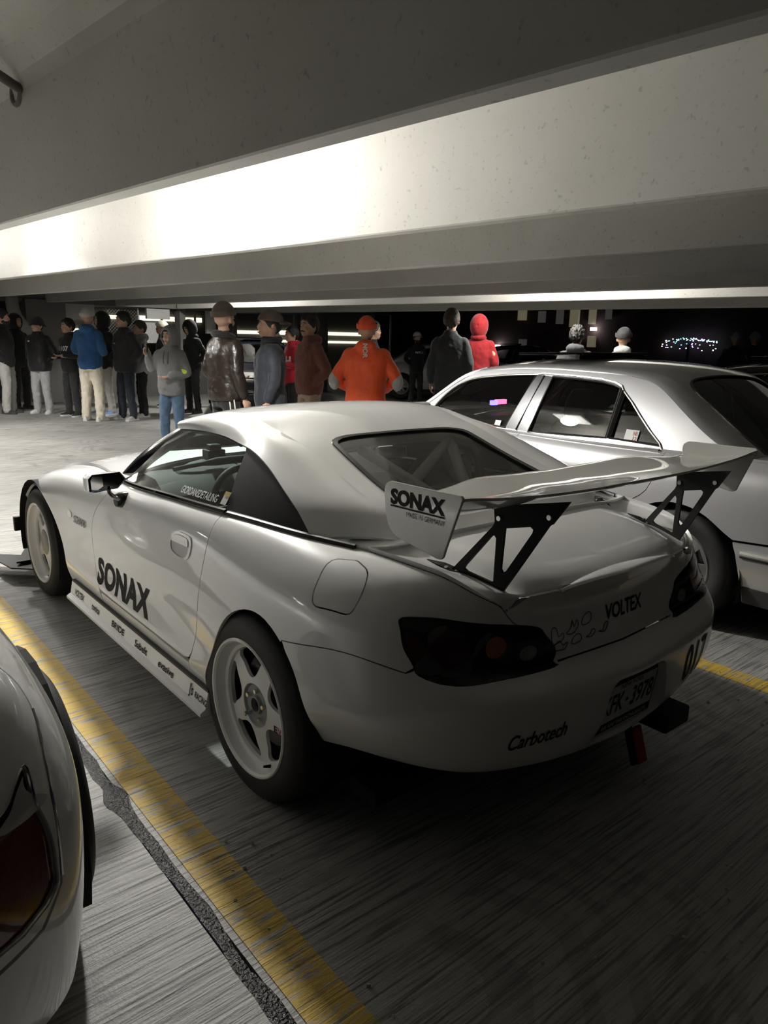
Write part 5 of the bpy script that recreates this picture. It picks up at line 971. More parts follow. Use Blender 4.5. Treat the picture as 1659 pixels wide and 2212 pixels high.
for mir in (True, False):
    panel('body_side', nwall, loop(UV([-2.0, 8], [-2.0, 0]), nar, UV([.6, 0], [1.5, 0], [1.5, 2.1], [1.0, 2.15], [.80, 2.25], [.745, 2.6]), UV([.735, 3.2], [.722, 4.2], [.685, 5.2], [.60, 6.4], [.5, 8])), M['white'], near, mirror=mir, h=.03, gap=.001)
    panel('rear_corner', nwall, loop(UV([.507, 8], [.607, 6.4], [.692, 5.2], [.729, 4.2], [.742, 3.2], [.75, 2.62], [.805, 2.29], [1.0, 2.2], [1.5, 2.15], [1.5, 8])), M['white'], near, mirror=mir, h=.03, gap=.0015, holes=[NL])
    s = -1 if mir else 1
    tl = panel('tail_light', nwall, NL, M['tailred2'], near, mirror=mir, h=.03, gap=.003, off=-.006, flange=.02)
    inner = (NL-NL.mean(0))
    tag(panel('clear_lens', nwall, smooth_path([(.781, 5.0), (.806, 4.80), (.838, 4.50), (.825, 4.25), (.79, 4.22), (.776, 4.6)], 24, True), M['clearsmooth'], tl, mirror=mir, off=.001, gap=0, flange=0, h=.03), 'clear wedge at the lamp tip')
    q = nwall(np.vstack([NL, NL[:1]]))*[1, s, 1]; MB().tube(q, .0032, 6, caps=False).build('lamp_edge', M['chrome'], tl, smooth=True)
    q = nwall(smooth_path([(.64, 5.8), (.688, 5.2), (.725, 4.2), (.738, 3.2), (.742, 2.7)], 16))*[1, s, 1]; MB().tube(q, .0028, 6).build('seam_highlight', M['chrome'], near, smooth=True)  # bright bead put in for the highlight along the panel seam
    for wx in (-.05, 2.55):
        w = thing('wheel', '', 'x', (wx, s*.885, .322), 0 if s == 1 else math.pi); del w['label'], w['category']; w.parent = near
        MB().lathe([(.21, -.01), (.225, .0), (.26, .016), (.29, .014), (.312, 0), (.325, -.025), (.325, -.2), (.31, -.23), (.2, -.23)], 56).build('tire', M['tire'], w, smooth=True, angle=60)
        MB().lathe([(.215, -.008), (.205, .0), (.195, -.02), (.19, -.06), (.06, -.03), (0, -.03)], 40).build('rim', M['rimsilver'], w, smooth=True)
        b = np.linspace(-.3, math.pi+.3, 16); MB().grid([[(wx+r*math.cos(t_), s*y, .31+r*math.sin(t_)) for t_ in b] for r, y in ((.38, .86), (.38, .5), (.05, .5))]).build('wheel_house', M['dark'], near)
nl_ = nwall(np.stack([np.linspace(-2.0, .50, 30), np.full(30, 8.)], 1)); nn = nwall(np.stack([np.linspace(.50, 1.5, 24), np.full(24, 8.)], 1))
panel('trunk_lid', coons(nl_, smooth_path([(2.0, 0, .90), (.5, 0, .97), (-.3, 0, .975), tuple(nn[-1])], 24), smooth_path([nl_[0], (2.0, .3, .89), (2.0, 0, .90)], 10), nn), [(0, 0), (1, 0), (1, 1), (0, 1)], M['white'], near, both=True, scale=(2., .7), h=.06, sign=-1)
mb = MB(); G = []
for x, w, z in ((2.3, .62, .88), (1.6, .58, 1.25), (1.1, .56, 1.33), (.6, .55, 1.30), (.1, .56, 1.12), (-.35, .58, .93)):
    G.append([(x, y*w, z-.06*abs(y)**3-(.30 if abs(y) > 1.05 else 0)*(z-.86)) for y in np.linspace(-1, 1, 9)])
mb.grid(np.array(G)); mb.build('roof', M['white'], near, smooth=True, angle=60)
for s in (1, -1): MB().grid([[(x, s*(w+d), zz) for w, zz in ((w0, z-.06), (.66, .90))] for x, w0, z, d in ((2.3, .62, .95, 0), (1.6, .58, 1.25, 0), (1.1, .56, 1.33, 0), (.6, .55, 1.30, 0), (.1, .56, 1.12, 0), (-.35, .58, .98, 0))]).build('side_window', M['tint'], near)
MB().box((1.3, 0, .28), (3.2, 1.3, .1)).build('floor_pan', M['dark'], near)
# ---------------------------------------------------------------- the crowd
cloth_tex = bpy.data.textures.new('folds', 'CLOUDS'); cloth_tex.noise_scale = .14; cloth_tex.noise_depth = 2
fold_tex = bpy.data.textures.new('fine_folds', 'CLOUDS'); fold_tex.noise_scale = .06; fold_tex.noise_depth = 1
CM = {}
def cloth(c, rough=.85, sheen=.15, spec=.3):
    k = (c, rough)
    if k not in CM: CM[k] = simple('cloth_%d' % len(CM), c, rough, sheen=sheen, spec=spec, noise=.12, nscale=14, bump=.9, bscale=13)
    return CM[k]
SKIN = {q: simple('skin_'+q, c, .5, spec=.4, noise=.06, nscale=20) for q, c in (('light', (.52, .32, .24)), ('tan', (.42, .25, .17)), ('olive', (.36, .21, .14)))}
HAIR = {q: simple('hair_'+q, c, .55, noise=.4, nscale=40, bump=.6, bscale=120) for q, c in (('black', (.010, .009, .008)), ('brown', (.05, .032, .02)))}
EYEW = simple('eye_white', (.6, .58, .55), .3); LIP = simple('lips', (.33, .13, .11), .5)
def ell(mb, c, r, n=14, R=None):
    u = np.linspace(0, 2*np.pi, n, endpoint=False); v = np.linspace(-np.pi/2+.08, np.pi/2-.08, n//2+2)
    P = np.array([[(r[0]*math.cos(b)*math.cos(a), r[1]*math.cos(b)*math.sin(a), r[2]*math.sin(b)) for a in u] for b in v])
    if R is not None: P = P@np.asarray(R).T
    P = P+np.array(c); mb.grid(P, wrap=True); mb.add(P[0], [tuple(range(n-1, -1, -1))]); mb.add(P[-1], [tuple(range(n))])
def loft(mb, secs, n=20):
    """sections (x, y, z, rx, ry) stacked roughly along z"""
    S = smooth_path(np.array(secs, float), max(len(secs)*3, 8)); a = np.linspace(0, 2*np.pi, n, endpoint=False)
    G = np.array([[(s[0]+s[3]*math.copysign(abs(math.cos(t))**.85, math.cos(t)), s[1]+s[4]*math.copysign(abs(math.sin(t))**.85, math.sin(t)), s[2]) for t in a] for s in S])
    mb.grid(G, wrap=True); mb.add(G[0], [tuple(range(n-1, -1, -1))]); mb.add(G[-1], [tuple(range(n))])
def limb(mb, pts, r, n=12):
    k = 5*len(pts); P = smooth_path(pts, k); d = np.r_[0, np.cumsum(np.linalg.norm(np.diff(np.array(pts, float), axis=0), axis=1))]; mb.tube(P, np.interp(np.linspace(0, d[-1], k), d, r), n); 
    for q, rr in ((pts[0], r[0]), (pts[-1], r[-1])): ell(mb, q, (rr, rr, rr), 10)
def soft(o, vox, it=4, disp=None, tex=None):
    m = o.modifiers.new('r', 'REMESH'); m.mode = 'VOXEL'; m.voxel_size = vox; m.use_smooth_shade = True
    s = o.modifiers.new('s', 'SMOOTH'); s.factor = .5; s.iterations = it
    if disp: d = o.modifiers.new('d', 'DISPLACE'); d.texture = tex or cloth_tex; d.strength = disp; d.mid_level = .5; d.texture_coords = 'GLOBAL'
    return o
TORSO = [(0, 0, .80, .122, .163), (0, 0, .835, .130, .172), (0, 0, .90, .142, .184), (.005, 0, 1.05, .133, .176), (.005, 0, 1.20, .136, .186), (0, 0, 1.33, .126, .195), (-.005, 0, 1.405, .100, .178), (-.005, 0, 1.455, .078, .118), (0, 0, 1.495, .068, .080), (.004, 0, 1.525, .066, .074)]
ARMS = {'down': ((-.02, .225, 1.14), (.05, .235, .90)), 'pocket': ((-.08, .262, 1.13), (.045, .150, .95)), 'front': ((-.02, .245, 1.13), (.19, .13, 1.08)), 'hold': ((0, .225, 1.14), (.22, .08, 1.12)), 'back': ((-.10, .225, 1.15), (-.02, .20, .92)), 'raised': ((.10, .27, 1.16), (.13, .30, 1.37)), 'across': ((.02, .25, 1.13), (.22, .03, 1.09))}
def hand(mb, w, e, s, curl=.5, r=.0085):
    w, e = np.array(w, float), np.array(e, float); d = w-e; d /= np.linalg.norm(d); side = np.cross(d, [0, 0, 1.]) if abs(d[2]) < .85 else np.array([1., 0, 0]); side /= np.linalg.norm(side); nrm = np.cross(side, d)
    if abs(d[2]) >= .85: nrm = np.array([0, -s, 0.]); side = np.array([1., 0, 0])
    elif side[2] < 0 : side = -side
    R = np.stack([d, side, nrm], 1); ell(mb, w+d*.055, (.05, .04, .017), 12, R)
    for i, (o, l) in enumerate(((.030, .070), (.010, .080), (-.010, .075), (-.029, .058))):
        b = w+d*.088+side*o; c = curl*(1+.1*i); p1 = b+(d*math.cos(c*.5)+nrm*math.sin(c*.5))*l*.5; p2 = p1+(d*math.cos(c*1.3)+nrm*math.sin(c*1.3))*l*.3; p3 = p2+(d*math.cos(c*2)+nrm*math.sin(c*2))*l*.24
        mb.tube([b-d*.02, b, p1, p2, p3], [r, r*1.05, r, r*.95, r*.7], 7)
    b = w+d*.03+side*.034; mb.tube([b-side*.01, b+side*.012+d*.02, b+side*.025+d*.045+nrm*.012, b+side*.022+d*.066+nrm*.02], [r*1.3, r*1.25, r*1.1, r*.8], 7)
def person(label, x, y, rz, H, skin='tan', top=(.02, .02, .022), legs=(.03, .03, .03), shoes=(.5, .5, .5), arms=('pocket', 'pocket'), hat=None, hatcol=(.1, .1, .1), hair='black', hood=None, hem=.80, puff=0., wide=1., turn=0., nod=0., beard=None, face=True, baggy=1., lean=0., vox=.011, rough=.85, stance=.10, shaded=None, hands=True, sole=(.6, .6, .58), collar=None, step=.0):
    rt = thing('person', label, 'person', (x, y, 0), rz, 'people standing in the garage'); k = H/1.75; rt.scale = (k, k, k)
    HR = Matrix.Translation((.012, 0, 1.52))@Matrix.Rotation(turn, 4, 'Z')@Matrix.Rotation(nod, 4, 'Y')@Matrix.Scale(1.085, 4)@Matrix.Translation((-.012, 0, -1.53)); hm = lambda P: (np.asarray(P, float)@np.array(HR)[:3, :3].T+np.array(HR)[:3, 3])
    A = []
    for i, s in enumerate((1, -1)):
        q = ARMS[arms[i]] if isinstance(arms[i], str) else arms[i]; A.append((np.array([-.005, s*.162*wide, 1.375]), np.array(q[0])*[1, s, 1], np.array(q[1])*[1, s, 1], s))
    # body: one skin from head to ankles
    b = MB(); hd = MB()
    ell(hd, (-.006, 0, 1.655), (.100, .078, .098), 18); ell(hd, (.040, 0, 1.605), (.060, .060, .085), 16); ell(hd, (.070, 0, 1.553), (.032, .034, .030), 12); ell(hd, (.050, 0, 1.675), (.050, .060, .040), 14)
    hd.tube([(.096, 0, 1.648), (.106, 0, 1.622), (.112, 0, 1.607)], [.009, .012, .014], 8); ell(hd, (.104, 0, 1.600), (.012, .018, .010), 10)
    for s in (1, -1): ell(hd, (-.012, s*.080, 1.622), (.018, .009, .031), 10); ell(hd, (.070, s*.036, 1.600), (.028, .022, .024), 10); ell(hd, (.086, s*.028, 1.662), (.016, .024, .009), 10)
    ell(hd, (.096, 0, 1.568), (.013, .024, .010), 10)
    for V_ in hd.V: b.V.append(hm(V_))
    b.F += hd.F; b.k += hd.k
    b.tube([(-.01, 0, 1.42), (-.005, 0, 1.50), hm([(.0, 0, 1.59)])[0]], [.064, .056, .055], 12); loft(b, [(0, 0, .86, .10, .14), (0, 0, 1.1, .10, .14), (0, 0, 1.36, .09, .15), (0, 0, 1.44, .05, .08)], 14)
    for sh, el, wr, s in A:
        limb(b, [sh, el, wr], [.050, .040, .027], 10)
        if hands and not (isinstance(arms[0 if s > 0 else 1], str) and arms[0 if s > 0 else 1] == 'pocket'): hand(b, wr, el, s)
    LG = []
    for s in (1, -1):
        st = step*s; hip, kn, an = np.array([0, s*.085, .90]), np.array([.025+st*.5, s*(.09+stance*.2), .49]), np.array([-.01+st, s*(.09+stance*.35), .085]); LG.append((hip, kn, an, s)); limb(b, [hip, kn, an], [.078, .052, .038], 10)
    soft(b.build('body', SKIN[skin], rt, smooth=True, fix=False), vox, 3)
    # trousers, top
    tm = cloth(legs); j = MB(); loft(j, [(0, 0, .80, .118, .160), (0, 0, .90, .125, .165), (0, 0, .98, .118, .155)], 16)
    for hip, kn, an, s in LG: limb(j, [hip+[0, 0, -.02], (hip+kn)/2, kn, (kn+an)/2, an+[.01, 0, .04], an+[.015, 0, -.02]], np.array([.092, .090, .074, .068, .066, .064])*baggy, 14)
    soft(j.build('trousers', tm, rt, smooth=True, fix=False), .015, 4, .022, fold_tex)
    t = MB(); S = [(q[0], q[1], hem+(q[2]-.80)*(1.50-hem)/.70 if q[2] < 1.2 else q[2], q[3]*(1+puff)*wide, q[4]*(1+puff*.7)*wide) for q in TORSO if not (hem > .85 and q[2] in (.90,))]; loft(t, S, 22)
    for sh, el, wr, s in A:
        cuff = wr*.90+el*.10; limb(t, [sh, sh*.45+el*.55, el, el*.4+wr*.6, cuff], np.array([.073, .066, .059, .053, .043])*(1+puff*.9), 14)
    tp_ = cloth(top, rough) if not isinstance(top, str) else M[top]
    if hood == 'down': ell(t, (-.085, 0, 1.475), (.070, .120, .070), 16); ell(t, (-.03, 0, 1.505), (.092, .104, .036), 16)
    tp = soft(t.build('top', tp_, rt, smooth=True, fix=False), .014, 4, .03 if puff < .15 else .02, cloth_tex)
    if collar: c = MB(); c.tube([(-.005+.088*math.cos(q), .098*math.sin(q), 1.475+.022*math.cos(q+math.pi)) for q in np.linspace(.5, 2*math.pi-.5, 22)], .034, 10); soft(c.build('collar', cloth(collar), rt, smooth=True), .012, 2, .01)
    for hip, kn, an, s in LG:                                         # shoes
        f = MB(); ca = math.radians(12)*s; xs_ = [-.085, -.06, .0, .06, .12, .165, .185]; G = []
        for x_, w_, h_ in zip(xs_, (.022, .036, .038, .044, .046, .036, .012), (.075, .088, .092, .078, .058, .046, .032)):
            aa = np.linspace(0, np.pi, 9); G.append([(an[0]+x_*math.cos(ca)-(w_*math.cos(q))*math.sin(ca), an[1]+x_*math.sin(ca)+w_*math.cos(q)*math.cos(ca), .026+(h_-.02)*math.sin(q)**.7) for q in aa])
        f.grid(np.array(G), wrap=True); f.add(G[0], [tuple(range(9))]); f.add(G[-1], [tuple(range(9))]); sh_ = f.build('shoe', cloth(shoes, .6), rt, smooth=True, angle=60)
        G = [[(an[0]+x_*math.cos(ca)-w_*1.06*d*math.sin(ca), an[1]+x_*math.sin(ca)+w_*1.06*d*math.cos(ca), z_) for d, z_ in ((-1, 0), (1, 0), (1, .030), (-1, .030))] for x_, w_ in zip(xs_, (.026, .038, .040, .046, .048, .038, .014))]
        f = MB(); f.grid(np.array(G), wrap=True); f.add(G[0], [(0, 1, 2, 3)]); f.add(G[-1], [(0, 1, 2, 3)]); f.build('sole', cloth(sole, .6), sh_, bevel=.006)
    # face and head covering
    def part(name, mb, mat, n=None): mb.V = [hm(v) for v in mb.V]; return mb.build(name, mat, rt, smooth=True, angle=70)
    if face:
        for s in (1, -1):
            e = MB(); ell(e, (.094, s*.030, 1.642), (.009, .0135, .0065), 10); ey = part('eye', e, EYEW); e = MB(); ell(e, (.1015, s*.030, 1.642), (.003, .0058, .0058), 8); e.V = [hm(v) for v in e.V]; e.build('iris', M['dark'], ey)
            e = MB(); e.tube([(.099, s*.012, 1.663), (.101, s*.030, 1.668), (.088, s*.050, 1.660)], [.0035, .0045, .0025], 6); part('eyebrow', e, HAIR[hair])
        e = MB(); e.tube([(.094, .024, 1.567), (.108, .010, 1.570), (.110, 0, 1.568), (.108, -.010, 1.570), (.094, -.024, 1.567)], [.003, .0065, .006, .0065, .003], 8); part('mouth', e, LIP)
    if beard:
        e = MB()
        if beard == 'full': ell(e, (.052, 0, 1.553), (.056, .062, .050), 16); ell(e, (.022, .0, 1.578), (.046, .066, .046), 14); ell(e, (.104, 0, 1.583), (.012, .032, .009), 10)
        else: e.tube([(.088, .034, 1.574), (.108, .016, 1.584), (.111, 0, 1.587), (.108, -.016, 1.584), (.088, -.034, 1.574)], [.003, .005, .0045, .005, .003], 7)
        part('beard' if beard == 'full' else 'moustache', e, HAIR[hair])
    def dome(r, zc, z0, tilt, jag=0., n=26, m=14, xs=1.0, hairline=False):
        u = np.linspace(0, 2*np.pi, n, endpoint=False); V_ = []; rag = rng.normal(0, .006, n)
        zl_ = np.interp(np.minimum(u, 2*np.pi-u), [0, .55, .85, 1.15, 1.45, 1.75, 2.1, 2.6, np.pi], [1.712, 1.706, 1.678, 1.640, 1.606, 1.648, 1.590, 1.562, 1.556])+rag if hairline else z0+tilt*np.cos(u)
        for i in range(m):
            f = i/(m-1); row = []
            for a, zz in zip(u, zl_):
                lim = math.acos(max(-1, min(1, (zz-zc)/r[2]))); q = f*lim; rr = 1+jag*(rng.random()-.4)*(f > .1); qf = 1+.10*max(0, math.cos(a))*math.sin(min(q, 1.4)*1.1)*(hairline)
                row.append((-.006+r[0]*rr*qf*math.sin(q)*math.cos(a)*xs, r[1]*rr*math.sin(q)*math.sin(a), zc+r[2]*rr*math.cos(q)*(1+.04*hairline)))
            V_.append(row)
        return np.array(V_)
    if hat in (None, 'curly', 'short') and hood != 'up':
        e = MB(); G = dome((.112, .091, .118), 1.652, 1.628, .078, {'curly': .24}.get(hat, .075), 48, 22, 1., True); e.grid(G, wrap=True); h_ = part('hair', e, HAIR[hair]); so = h_.modifiers.new('t', 'SOLIDIFY'); so.thickness = .012; so.offset = -1
    if hat in ('beanie', 'cap', 'backcap', 'bucket'):
        if hood != 'up' and hat != 'beanie': e = MB(); e.grid(dome((.107, .086, .105), 1.650, 1.612, .05, .05, 36, 14, 1., True), wrap=True); part('hair', e, HAIR[hair])
        e = MB(); G = dome((.122, .100, .128 if hat == 'beanie' else .118), 1.658, 1.668, .02 if hat == 'beanie' else .012, .0, 28, 12); e.grid(G, wrap=True)
        ho = part({'beanie': 'beanie', 'bucket': 'bucket_hat'}.get(hat, 'cap'), e, cloth(hatcol)); so = ho.modifiers.new('t', 'SOLIDIFY'); so.thickness = .008
        rim = G[-1]
        if hat == 'beanie': e = MB(); e.grid(np.stack([rim*[1.03, 1.03, 1]-[0, 0, .006], rim*[1.07, 1.07, 1]+[0, 0, .018], rim*[1.04, 1.04, 1]+[0, 0, .042]]), wrap=True); e.V = [hm(v) for v in e.V]; e.build('cuff', cloth(hatcol), ho, smooth=True)
        elif hat == 'bucket': e = MB(); e.grid(np.stack([rim, rim*[1.25, 1.3, 1]-[0, 0, .045]]), wrap=True); e.V = [hm(v) for v in e.V]; e.build('brim', cloth(hatcol), ho, smooth=True)
        else:
            sg = -1 if hat == 'backcap' else 1; aa = np.linspace(-1.05, 1.05, 15); e = MB(); zb = rim[:, 2].mean()
            e.grid(np.stack([[(sg*.118*math.cos(q)-.006, .098*math.sin(q), zb+.004) for q in aa], [(sg*(.118*math.cos(q)+.075*math.cos(q*1.35))-.006, .100*math.sin(q), zb-.012-.015*abs(math.sin(q))) for q in aa]])); e.V = [hm(v) for v in e.V]; br = e.build('visor', cloth(hatcol), ho, smooth=True); br.modifiers.new('t', 'SOLIDIFY').thickness = .006
    if hood == 'up':
        u = np.linspace(.0, 2*np.pi, 30, endpoint=False); G = []
        for i in range(14):
            f = i/13; q = .62+f*(math.pi-.66); row = []
            for a in u:
                rr = np.array([.135, .116, .145]); row.append((-.014+rr[0]*math.cos(q), rr[1]*math.sin(q)*math.sin(a), 1.640+rr[2]*math.sin(q)*math.cos(a)*(1 if math.cos(a) > 0 else 1.18)))
            G.append(row)
        e = MB(); G = np.array(G); e.grid(G, wrap=True); e.add(G[-1], [tuple(range(30))]); e.V = [hm(v) for v in e.V]; ho = e.build('hood', tp_, rt, smooth=True, angle=80); so = ho.modifiers.new('t', 'SOLIDIFY'); so.thickness = .012
        e = MB(); ell(e, (-.03, 0, 1.475), (.10, .115, .06), 16); soft(e.build('hood_fall', tp_, rt, smooth=True), .014, 3, .02)
        if hat is None: e = MB(); e.grid(dome((.108, .088, .110), 1.652, 1.655, .04, .04), wrap=True); part('hair', e, HAIR[hair])
    rt['torso'] = 0; del rt['torso']
    return rt, tp
def on_chest(z0, y0=0., back=False, wide=1., puff=0., lift=.016):
    T = np.array(TORSO)
    def f(V):
        z = z0+V[:, 1]; y = (-V[:, 0] if back else V[:, 0])+y0; y = y if not back else y; rx = np.interp(z, T[:, 2], T[:, 3])*(1+puff)*wide; ry = np.interp(z, T[:, 2], T[:, 4])*(1+.7*puff)*wide; c = np.sqrt(np.clip(1-(y/ry)**2, .02, 1))**.85
        s = -1 if back else 1; P = np.stack([s*(rx*c+lift), y, z], 1); N = np.stack([s*c, y/ry, 0*z], 1); return P, N/np.linalg.norm(N, axis=1, keepdims=True)
    return f
def chest_text(p, body, h, w, x0, z, col, back=False, **k):
    V, F = text_mesh(body, h, bold=.03, seg=.05); V[:, 0] = (V[:, 0]-V[:, 0].max()/2)*w/V[:, 0].max()+x0
    decal('lettering', V, F, on_chest(z, 0, back, **k), cloth(col), p[1], .0)
    for o in p[0].children:
        pass
GR = 'people standing in the garage'
black = (.012, .012, .013); wht = (.62, .62, .60)
person('bearded man in black hoodie and pale grey trousers, hands in pockets, by the far pillar', 12.66, -1.37, -2.141, 1.80, 'light', black, (.42, .41, .39), (.03, .03, .03), hood='down', beard='full', turn=.25, baggy=1.1, sole=(.05, .05, .05))
person('person all in black standing behind the bearded man', 13.34, -1.75, -2.6, 1.74, 'tan', (.008, .008, .009), (.012, .012, .012), (.02, .02, .02), hood='up', vox=.014, sole=(.05, .05, .05))
q = person('person in black puffer jacket, dark bucket hat, grey sweatpants and white trainers', 12.41, -1.88, 2.272, 1.68, 'light', (.016, .016, .018), (.36, .36, .37), (.66, .65, .62), hat='bucket', hatcol=(.02, .02, .025), puff=.28, turn=-.2, rough=.45, baggy=1.08)
V, F = rect(-.02, 0, .025, .022); decal('jacket_patch', V+[-.09, 0], F, on_chest(1.33, 0, False, puff=.28, lift=.02), cloth(wht), q[1], 0)
q = person('young man in black hoodie with white 1107 print and black trousers', 11.72, -2.20, 1.95, 1.67, 'tan', black, (.022, .022, .024), (.02, .02, .02), arms=('hold', 'front'), hood='down', turn=-.3, sole=(.6, .6, .6))
chest_text(q, '1107', .085, .24, 0, 1.20, wht); V, F = rect(-.08, 0, .08, .06); decal('print', V, F, on_chest(1.075), cloth((.25, .32, .62)), q[1], 0)
person('man seen from behind in blue jacket, pale grey beanie and cream trousers', 10.86, -2.26, -.839, 1.82, 'tan', (.018, .075, .19), (.62, .57, .47), (.66, .64, .60), arms=('front', 'front'), hat='beanie', hatcol=(.42, .41, .38), hood='down', face=True, hem=.83, turn=.2, baggy=1.12, puff=.06)
person('man in black hoodie with raised hood, grey trousers and blue trainers behind the blue jacket', 11.76, -2.79, 1.937, 1.80, 'tan', (.010, .010, .011), (.40, .38, .35), (.18, .32, .62), hood='up', stance=.16, turn=-.3)
q = person('young man with dark hair in open black padded jacket, dark jeans and grey trainers', 10.74, -2.81, 1.80, 1.80, 'tan', (.018, .018, .020), (.018, .022, .032), (.42, .42, .40), puff=.2, turn=-.45, stance=.18)
chest_text(q, 'NY', .02, .06, -.02, 1.25, wht, puff=.2, lift=.02)
person('person in light grey hoodie and black trousers half hidden behind the woman with the drink', 11.12, -3.24, 1.369, 1.67, 'light', (.28, .28, .28), (.012, .012, .012), (.55, .54, .52), hair='brown', hood='down', turn=.1, vox=.013)
w = person('woman in grey hoodie with raised hood and blue jeans, holding a glass at her shoulder', 7.15, -2.05, 2.28, 1.55, 'light', (.165, .165, .168), (.075, .125, .20), (.4, .4, .4), arms=(((.02, .26, 1.13), (.20, .06, 1.08)), ((.04, .275, 1.17), (.14, .29, 1.35))), hood='up', hem=.80, puff=.10, turn=-.18, vox=.0085)
for s in (1, -1): MB().tube(smooth_path([(.125, s*.030, 1.42), (.150, s*.035, 1.33), (.158, s*.032, 1.25)], 10), .0035, 6).build('drawstring', M['ink'], w[1], smooth=True)
b_ = MB(); b_.lathe([(.063, -.03), (.066, -.01), (.066, .02), (.062, .035)], 20, Matrix.Translation((.052, .224, 1.122))@Vector((.67, -.74, -.18)).to_track_quat('Y', 'Z').to_matrix().to_4x4()); b_.build('armband', simple('hi_vis_band', (.55, .75, .06), .6, sheen=.2), w[0], smooth=True)
def at_person(p, v): v = Vector(v)*p[0].scale[0]; v.rotate(p[0].rotation_euler); return p[0].location+v
g = thing('drinking_glass', 'clear glass held up by the woman in the grey hoodie', 'glass', at_person(w, (.185, -.285, 1.40)))
MB().lathe([(0, 0), (.033, 0), (.038, .11), (.036, .11), (.031, .008), (0, .008)], 20, Matrix.Rotation(math.pi/2, 4, 'X')).build('bowl', M['clearglass'], g, smooth=True)
person('man in cream beanie standing far behind the woman in the grey hoodie', 12.60, -4.28, 1.168, 1.69, 'tan', (.05, .05, .05), (.03, .03, .03), hat='beanie', hatcol=(.62, .58, .48), vox=.014)
person('person in black coat, hood up and head bowed, behind the woman in grey', 11.34, -4.32, 1.8, 1.71, 'tan', (.008, .008, .009), (.03, .03, .032), (.03, .03, .03), hood='up', nod=.45, vox=.013, sole=(.05, .05, .05))
M['leather'] = simple('brown_leather', (.014, .0085, .006), .36, coat=.2, noise=.3, nscale=12, bump=.9, bscale=16)
q = person('man in brown leather jacket and brown beanie seen from behind', 4.61, -1.49, -1.440, 1.75, 'light', 'leather', (.012, .012, .013), (.05, .05, .05), arms=('front', 'down'), hat='beanie', hatcol=(.075, .058, .045), beard='full', hem=.86, puff=.12, collar=(.010, .010, .010), turn=.35, vox=.009)
for xx, yy in ((-.055, .155), (-.02, .180)): MB().tube(smooth_path([(xx-.02, -yy, .92), (xx, -yy, .80), (xx+.005, -yy+.006, .55), (xx+.0, -yy+.012, .2)], 10), .007, 6).build('trouser_stripe', cloth(wht), q[0], smooth=True)
q = person('young man in dark navy jacket and brown cap worn backwards, facing left', 4.40, -1.87, 1.126, 1.70, 'tan', (.022, .025, .034), (.015, .015, .016), (.05, .05, .05), arms=('down', 'down'), hat='backcap', hatcol=(.075, .052, .042), hem=.78, puff=.14, vox=.0085, rough=.7, turn=.05, collar=(.025, .027, .035))
chest_text(q, 'NY', .03, .05, 0, 1.66, wht) if 0 else None
person('person in white cap and black jacket half hidden behind the navy jacket', 6.95, -3.43, -2.2, 1.55, 'tan', (.02, .02, .02), (.02, .02, .02), hat='cap', hatcol=(.55, .55, .55), vox=.013)
person('moustached man with short dark hair in brown hoodie and beige trousers', 5.39, -2.99, 1.50, 1.72, 'olive', (.14, .052, .040), (.36, .27, .20), (.05, .05, .05), arms=('pocket', 'pocket'), hood='down', beard='tache', hem=.84, puff=.10, vox=.0085, turn=.15)
q = person('person in bright red jacket standing behind the moustached man', 8.15, -4.51, 1.352, 1.62, 'tan', (.42, .015, .03), (.012, .012, .012), (.05, .05, .05), arms=('hold', 'hold'), hood='down', vox=.012)
chest_text(q, 'H', .16, .10, .12, 1.12, wht)
M['orangeshell'] = simple('orange_shell_cloth', (.70, .075, .008), .6, sheen=.2, noise=.08, nscale=10, bump=.9, bscale=12)
q = person('person seen from behind in bright orange jacket with orange beanie and grey elbow patches', 4.21, -2.91, -.736, 1.67, 'tan', 'orangeshell', (.02, .02, .02), (.05, .05, .05), arms=(((.0, .33, 1.13), (.19, .20, .99)), ((.0, .33, 1.13), (.19, .20, .99))), hat='beanie', hatcol=(.62, .08, .02), hood='down', hem=.66, puff=.20, wide=1.1, face=True, vox=.010)
for s in (1, -1):
    e = MB(); ell(e, (-.012, s*.345, 1.10), (.070, .066, .105), 16); e.build('elbow_patch', cloth((.33, .33, .32), .5), q[0], smooth=True)
V, F = text_mesh('NOR', .05, bold=.03, seg=.05); V = np.stack([V[:, 1]-.025, -(V[:, 0])], 1); decal('lettering', V, F, lambda v: (np.stack([np.full(len(v), -.172)-.0*v[:, 0], v[:, 0]*-1+.0, 1.505+v[:, 1]], 1), np.tile([-1., 0, .1], (len(v), 1))), cloth((.5, .5, .48), .5), q[1], .0)
person('dark-haired person in black hidden behind the orange jacket', 6.27, -4.63, -2.0, 1.70, 'tan', (.01, .01, .012), (.02, .02, .02), vox=.013)
q = person('person in white cap and black hoodie with white NYLE print far behind the grey sweater', 10.92, -9.66, 2.9, 1.63, 'light', black, (.025, .025, .026), (.55, .1, .1), hat='cap', hatcol=(.55, .55, .54), vox=.012, beard='full')
chest_text(q, 'NYLE', .05, .22, 0, 1.26, wht)
person('tall man with short brown hair seen from behind in dark grey sweater', 4.92, -4.83, -.917, 1.85, 'light', (.040, .043, .043), (.02, .02, .02), (.05, .05, .05), arms=('down', 'down'), hat='short', hair='brown', vox=.010)
person('person seen from behind in bright red hoodie with raised hood', 5.58, -6.04, -.988, 1.82, 'tan', (.24, .010, .014), (.02, .02, .02), (.05, .05, .05), arms=('front', 'front'), hood='up', vox=.012)
person('man with curly dark hair in dark hoodie seen over the silver roof', 4.06, -6.28, -1.1, 1.69, 'tan', (.05, .05, .052), (.02, .02, .02), hat='curly', hood='down', vox=.012)
